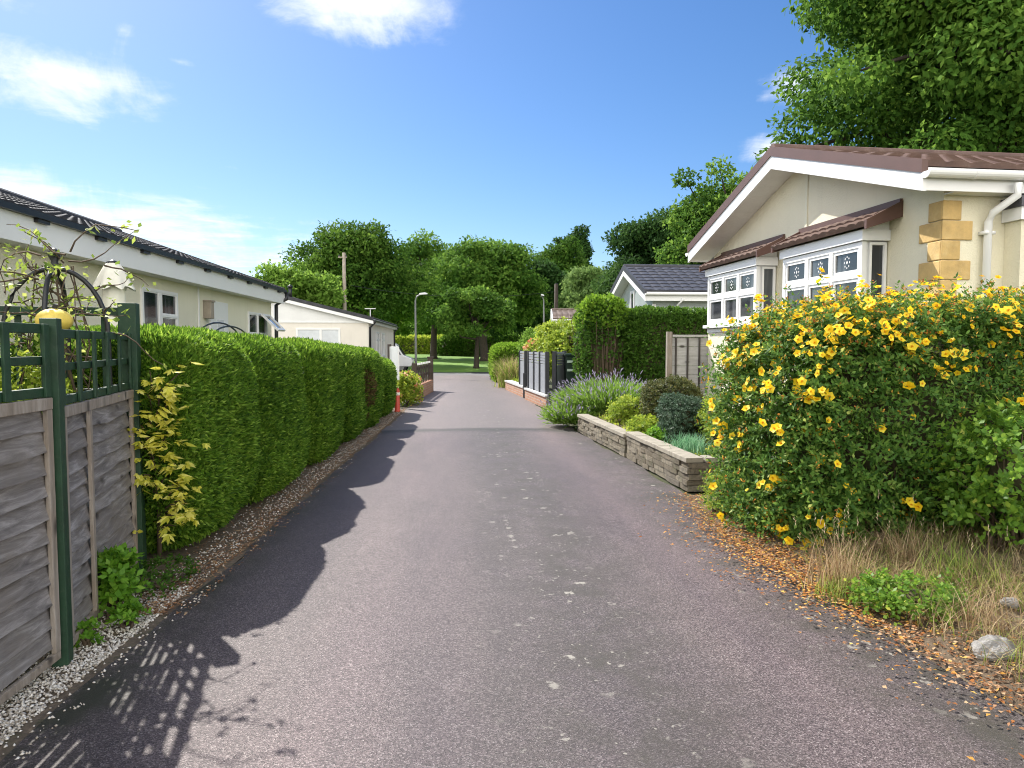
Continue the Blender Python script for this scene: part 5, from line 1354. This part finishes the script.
tree('oak_tree', 'green tree seen just past the brown verge of the cream bungalow', (14.2, 36, 0), 11.3, 2.0, 3.6, 3.2, 'oak_mid', 210, 66, 30000, .23, .3, TG)
tree('oak_tree', 'huge overhanging oak towering behind the cream bungalow', (18.3, 22.5, 0), 19.0, 2.6, 8.9, 6.2, 'oak_mid', 211, 190, 190000, .215, .45, TG, .12, limbs=44, flat=.75)
tree('field_maple', 'tree low and wide beyond the grass, behind the parked van', (-7.6, 68, .3), 6.4, .6, 3.6, 3.0, 'light', 212, 36, 12000, .3, .2, TG)
for k, (x, yy_, zt, w, mt, lb) in enumerate(((-16, 74, 9.5, 6, 'oak', 'far dark wood edge tree beyond the light green tree'), (-2.0, 88, 8.2, 6, 'oak_mid', 'far tree low behind the verge trunks'), (9.0, 90, 9.5, 6, 'dark', 'far dark tree beyond the brown roofed bungalow'), (19, 74, 12, 6, 'oak', 'far tree behind the dark oak by the lodge'))):
    tree('woodland_tree', lb, (x, yy_, .4), zt, .4, w, 4, mt, 220 + k, 50, 14000, .4, .3, TG)
rng = np.random.RandomState(240); n = 52000
P = np.stack([rng.uniform(-60, 70, n), rng.uniform(98, 108, n), rng.uniform(0, 1, n) ** .8], 1)
P[:, 2] *= 6.4 + 2.2 * lump(P * [1, 0, 0], .30, 4) + 1.0 * lump(P * [1, 0, 0], 1.3, 5)
q = quads(P, rng.normal(size=(n, 3)), rng.normal(size=(n, 3)) + UP * .5 - np.array([0, .5, 0]), rng.uniform(.5, 1.0, n), .5, .1)
o = leaf_obj('woodland', [(q, np.clip(rng.normal(.45, .2, n), 0, 1), 0)], ['oak_mid']); tag(o, 'far line of woodland closing the view beyond the verge', 'woodland', kind='stuff')
hedge('sunlit yellow green field hedge beyond the verge trunks', (-4.2, 80, 1.2), (6.5, 1.4, 1.3), 3., 130, 231, mat='lime', L=.3, W=.18, up=.6, lumps=.2, depth=.3, name='field_hedge')
hedge('dark laurel hedge at the back of the grass verge', (3.2, 72, 1.3), (5.5, 1.3, 1.4), 3., 130, 232, mat='privet', L=.3, W=.18, up=.4, lumps=.2, depth=.3, name='laurel_hedge')

# ------------------------------------------------------------------ light, sky, camera
SUN = Vector((-1.16, 1.60, 1.90)).normalized()
elev = math.asin(SUN.z); az = math.atan2(SUN.x, SUN.y)
sl = bpy.data.lights.new('sun', 'SUN'); sl.energy = 4.5; sl.angle = R(.55); sl.color = (1., .955, .88)
so = bpy.data.objects.new('sun', sl); COL.objects.link(so); so.rotation_euler = SUN.to_track_quat('Z', 'Y').to_euler(); so.location = (-20, 30, 40)

w = bpy.data.worlds.new('World'); scn.world = w; w.use_nodes = True
nt = w.node_tree; bg = nt.nodes['Background']
sky = nt.nodes.new('ShaderNodeTexSky'); sky.sky_type = 'NISHITA'; sky.sun_disc = False
sky.sun_elevation = elev; sky.sun_rotation = az; sky.altitude = 0; sky.air_density = 1.0; sky.dust_density = .5; sky.ozone_density = 4.0
tc = nd(nt, 'ShaderNodeTexCoord')
def cloud_layer(prev, col):
    return prev
sp = nd(nt, 'ShaderNodeSeparateXYZ'); nt.links.new(tc.outputs['Generated'], sp.inputs[0])
# project directions on to a flat cloud deck
mz = nd(nt, 'ShaderNodeMath', operation='MAXIMUM'); nt.links.new(sp.outputs['Z'], mz.inputs[0]); mz.inputs[1].default_value = .03
dx = nd(nt, 'ShaderNodeMath', operation='DIVIDE'); nt.links.new(sp.outputs['X'], dx.inputs[0]); nt.links.new(mz.outputs[0], dx.inputs[1])
dy = nd(nt, 'ShaderNodeMath', operation='DIVIDE'); nt.links.new(sp.outputs['Y'], dy.inputs[0]); nt.links.new(mz.outputs[0], dy.inputs[1])
cbn = nd(nt, 'ShaderNodeCombineXYZ'); nt.links.new(dx.outputs[0], cbn.inputs[0]); nt.links.new(dy.outputs[0], cbn.inputs[1])
fb = noise(nt, cbn.outputs[0], 2.6, 8, .62, .4)
fine = noise(nt, tc.outputs['Generated'], 9., 8, .65, .6)
# cloud banks: direction, stretch, size, strength
def vdir(px, py):
    F = 700.; yaw = R(4.25); pit = math.atan(39 / 700)
    x = (px - 512) / F; y = (384 - py) / F
    fz = math.cos(pit) + y * math.sin(pit); up = -math.sin(pit) + y * math.cos(pit)
    return Vector((x * math.cos(yaw) + fz * math.sin(yaw), fz * math.cos(yaw) - x * math.sin(yaw), up)).normalized()
BANKS = [(55, 78, .16, .055, 1.05), (150, 96, .09, .022, .8), (10, 0, .12, .03, .8), (372, 4, .17, .055, 1.1), (330, 18, .07, .03, .9), (120, 228, .30, .055, 1.0), (0, 190, .16, .04, .9), (270, 262, .22, .05, .85), (790, 82, .05, .035, 1.), (770, 147, .055, .032, 1.), (540, 262, .12, .05, .4), (180, 62, .03, .012, .7), (235, 168, .03, .012, .6), (125, 30, .03, .015, .6)]
mask = None
for (px, py, a_, b_, st_) in BANKS:
    d = vdir(px, py); rt = Vector((d.y, -d.x, 0)).normalized(); u2 = rt.cross(d)
    def dot(v):
        n = nd(nt, 'ShaderNodeVectorMath', operation='DOT_PRODUCT'); nt.links.new(tc.outputs['Generated'], n.inputs[0]); n.inputs[1].default_value = v; return n.outputs['Value']
    def mth(op, a, b=None):
        n = nd(nt, 'ShaderNodeMath', operation=op)
        for i, q in enumerate((a, b)):
            if q is None: continue
            if isinstance(q, (int, float)): n.inputs[i].default_value = q
            else: nt.links.new(q, n.inputs[i])
        return n.outputs[0]
    e = mth('ADD', mth('POWER', mth('ABSOLUTE', mth('DIVIDE', dot(rt), a_)), 2.), mth('POWER', mth('ABSOLUTE', mth('DIVIDE', dot(u2), b_)), 2.))
    front_ = mth('GREATER_THAN', dot(d), 0.)
    blob = mth('MULTIPLY', mth('MULTIPLY', mth('MAXIMUM', mth('SUBTRACT', 1., mth('MULTIPLY', mth('SQRT', e), .62)), 0.), st_), front_)
    mask = blob if mask is None else mth('MAXIMUM', mask, blob)
nsum = mth('ADD', mth('MULTIPLY', fb, .55), mth('MULTIPLY', fine, .75))
cl_ = nd(nt, 'ShaderNodeMapRange'); cl_.interpolation_type = 'SMOOTHSTEP'
nt.links.new(mth('ADD', mth('MULTIPLY', mask, .75), mth('SUBTRACT', nsum, .65)), cl_.inputs[0]); cl_.inputs[1].default_value = .36; cl_.inputs[2].default_value = .78; cl_.inputs[3].default_value = 0; cl_.inputs[4].default_value = .95
hsv = nd(nt, 'ShaderNodeHueSaturation'); hsv.inputs['Saturation'].default_value = 1.22; hsv.inputs['Value'].default_value = .88; hsv.inputs['Hue'].default_value = .505
nt.links.new(sky.outputs[0], hsv.inputs['Color'])
cmix = mix(nt, cl_.outputs[0], hsv.outputs['Color'], (6.6, 6.9, 7.3))
# unseen bright cloud bank, added behind the viewer as fill light
fill_cloud = nd(nt, 'ShaderNodeMapRange'); fill_cloud.interpolation_type = 'SMOOTHSTEP'
nt.links.new(mth('SUBTRACT', mth('MULTIPLY', noise(nt, tc.outputs['Generated'], 2.4, 7, .6, .3), .9), mth('ADD', sp.outputs['Y'], mth('MULTIPLY', sp.outputs['Z'], .30))), fill_cloud.inputs[0])
fill_cloud.inputs[1].default_value = .38; fill_cloud.inputs[2].default_value = .72; fill_cloud.inputs[3].default_value = 0.; fill_cloud.inputs[4].default_value = .92
cmix = mix(nt, fill_cloud.outputs[0], cmix, (16.0, 15.6, 14.8))
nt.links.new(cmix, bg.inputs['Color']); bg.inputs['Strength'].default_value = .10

cam = bpy.data.cameras.new('camera'); co = bpy.data.objects.new('camera', cam); COL.objects.link(co)
cam.sensor_width = 36; cam.lens = 36 * 700 / 1024; cam.clip_end = 2000; cam.clip_start = .05
co.location = (0, 0, 1.6); co.rotation_euler = (R(90) - math.atan(39 / 700), 0, R(-4.25))
scn.camera = co
vs_ = scn.view_settings; vs_.view_transform = 'Standard'; vs_.look = 'None'; vs_.gamma = 1; vs_.use_curve_mapping = False; vs_.exposure = .80
scn.cycles.use_denoising = True; scn.cycles.use_adaptive_sampling = True; scn.cycles.adaptive_threshold = .02
scn.cycles.pixel_filter_type = 'BLACKMAN_HARRIS'; scn.cycles.filter_width = 1.05
scn.cycles.max_bounces = 5; scn.cycles.diffuse_bounces = 2; scn.cycles.transmission_bounces = 3; scn.cycles.glossy_bounces = 2
scn.cycles.sample_clamp_indirect = 6
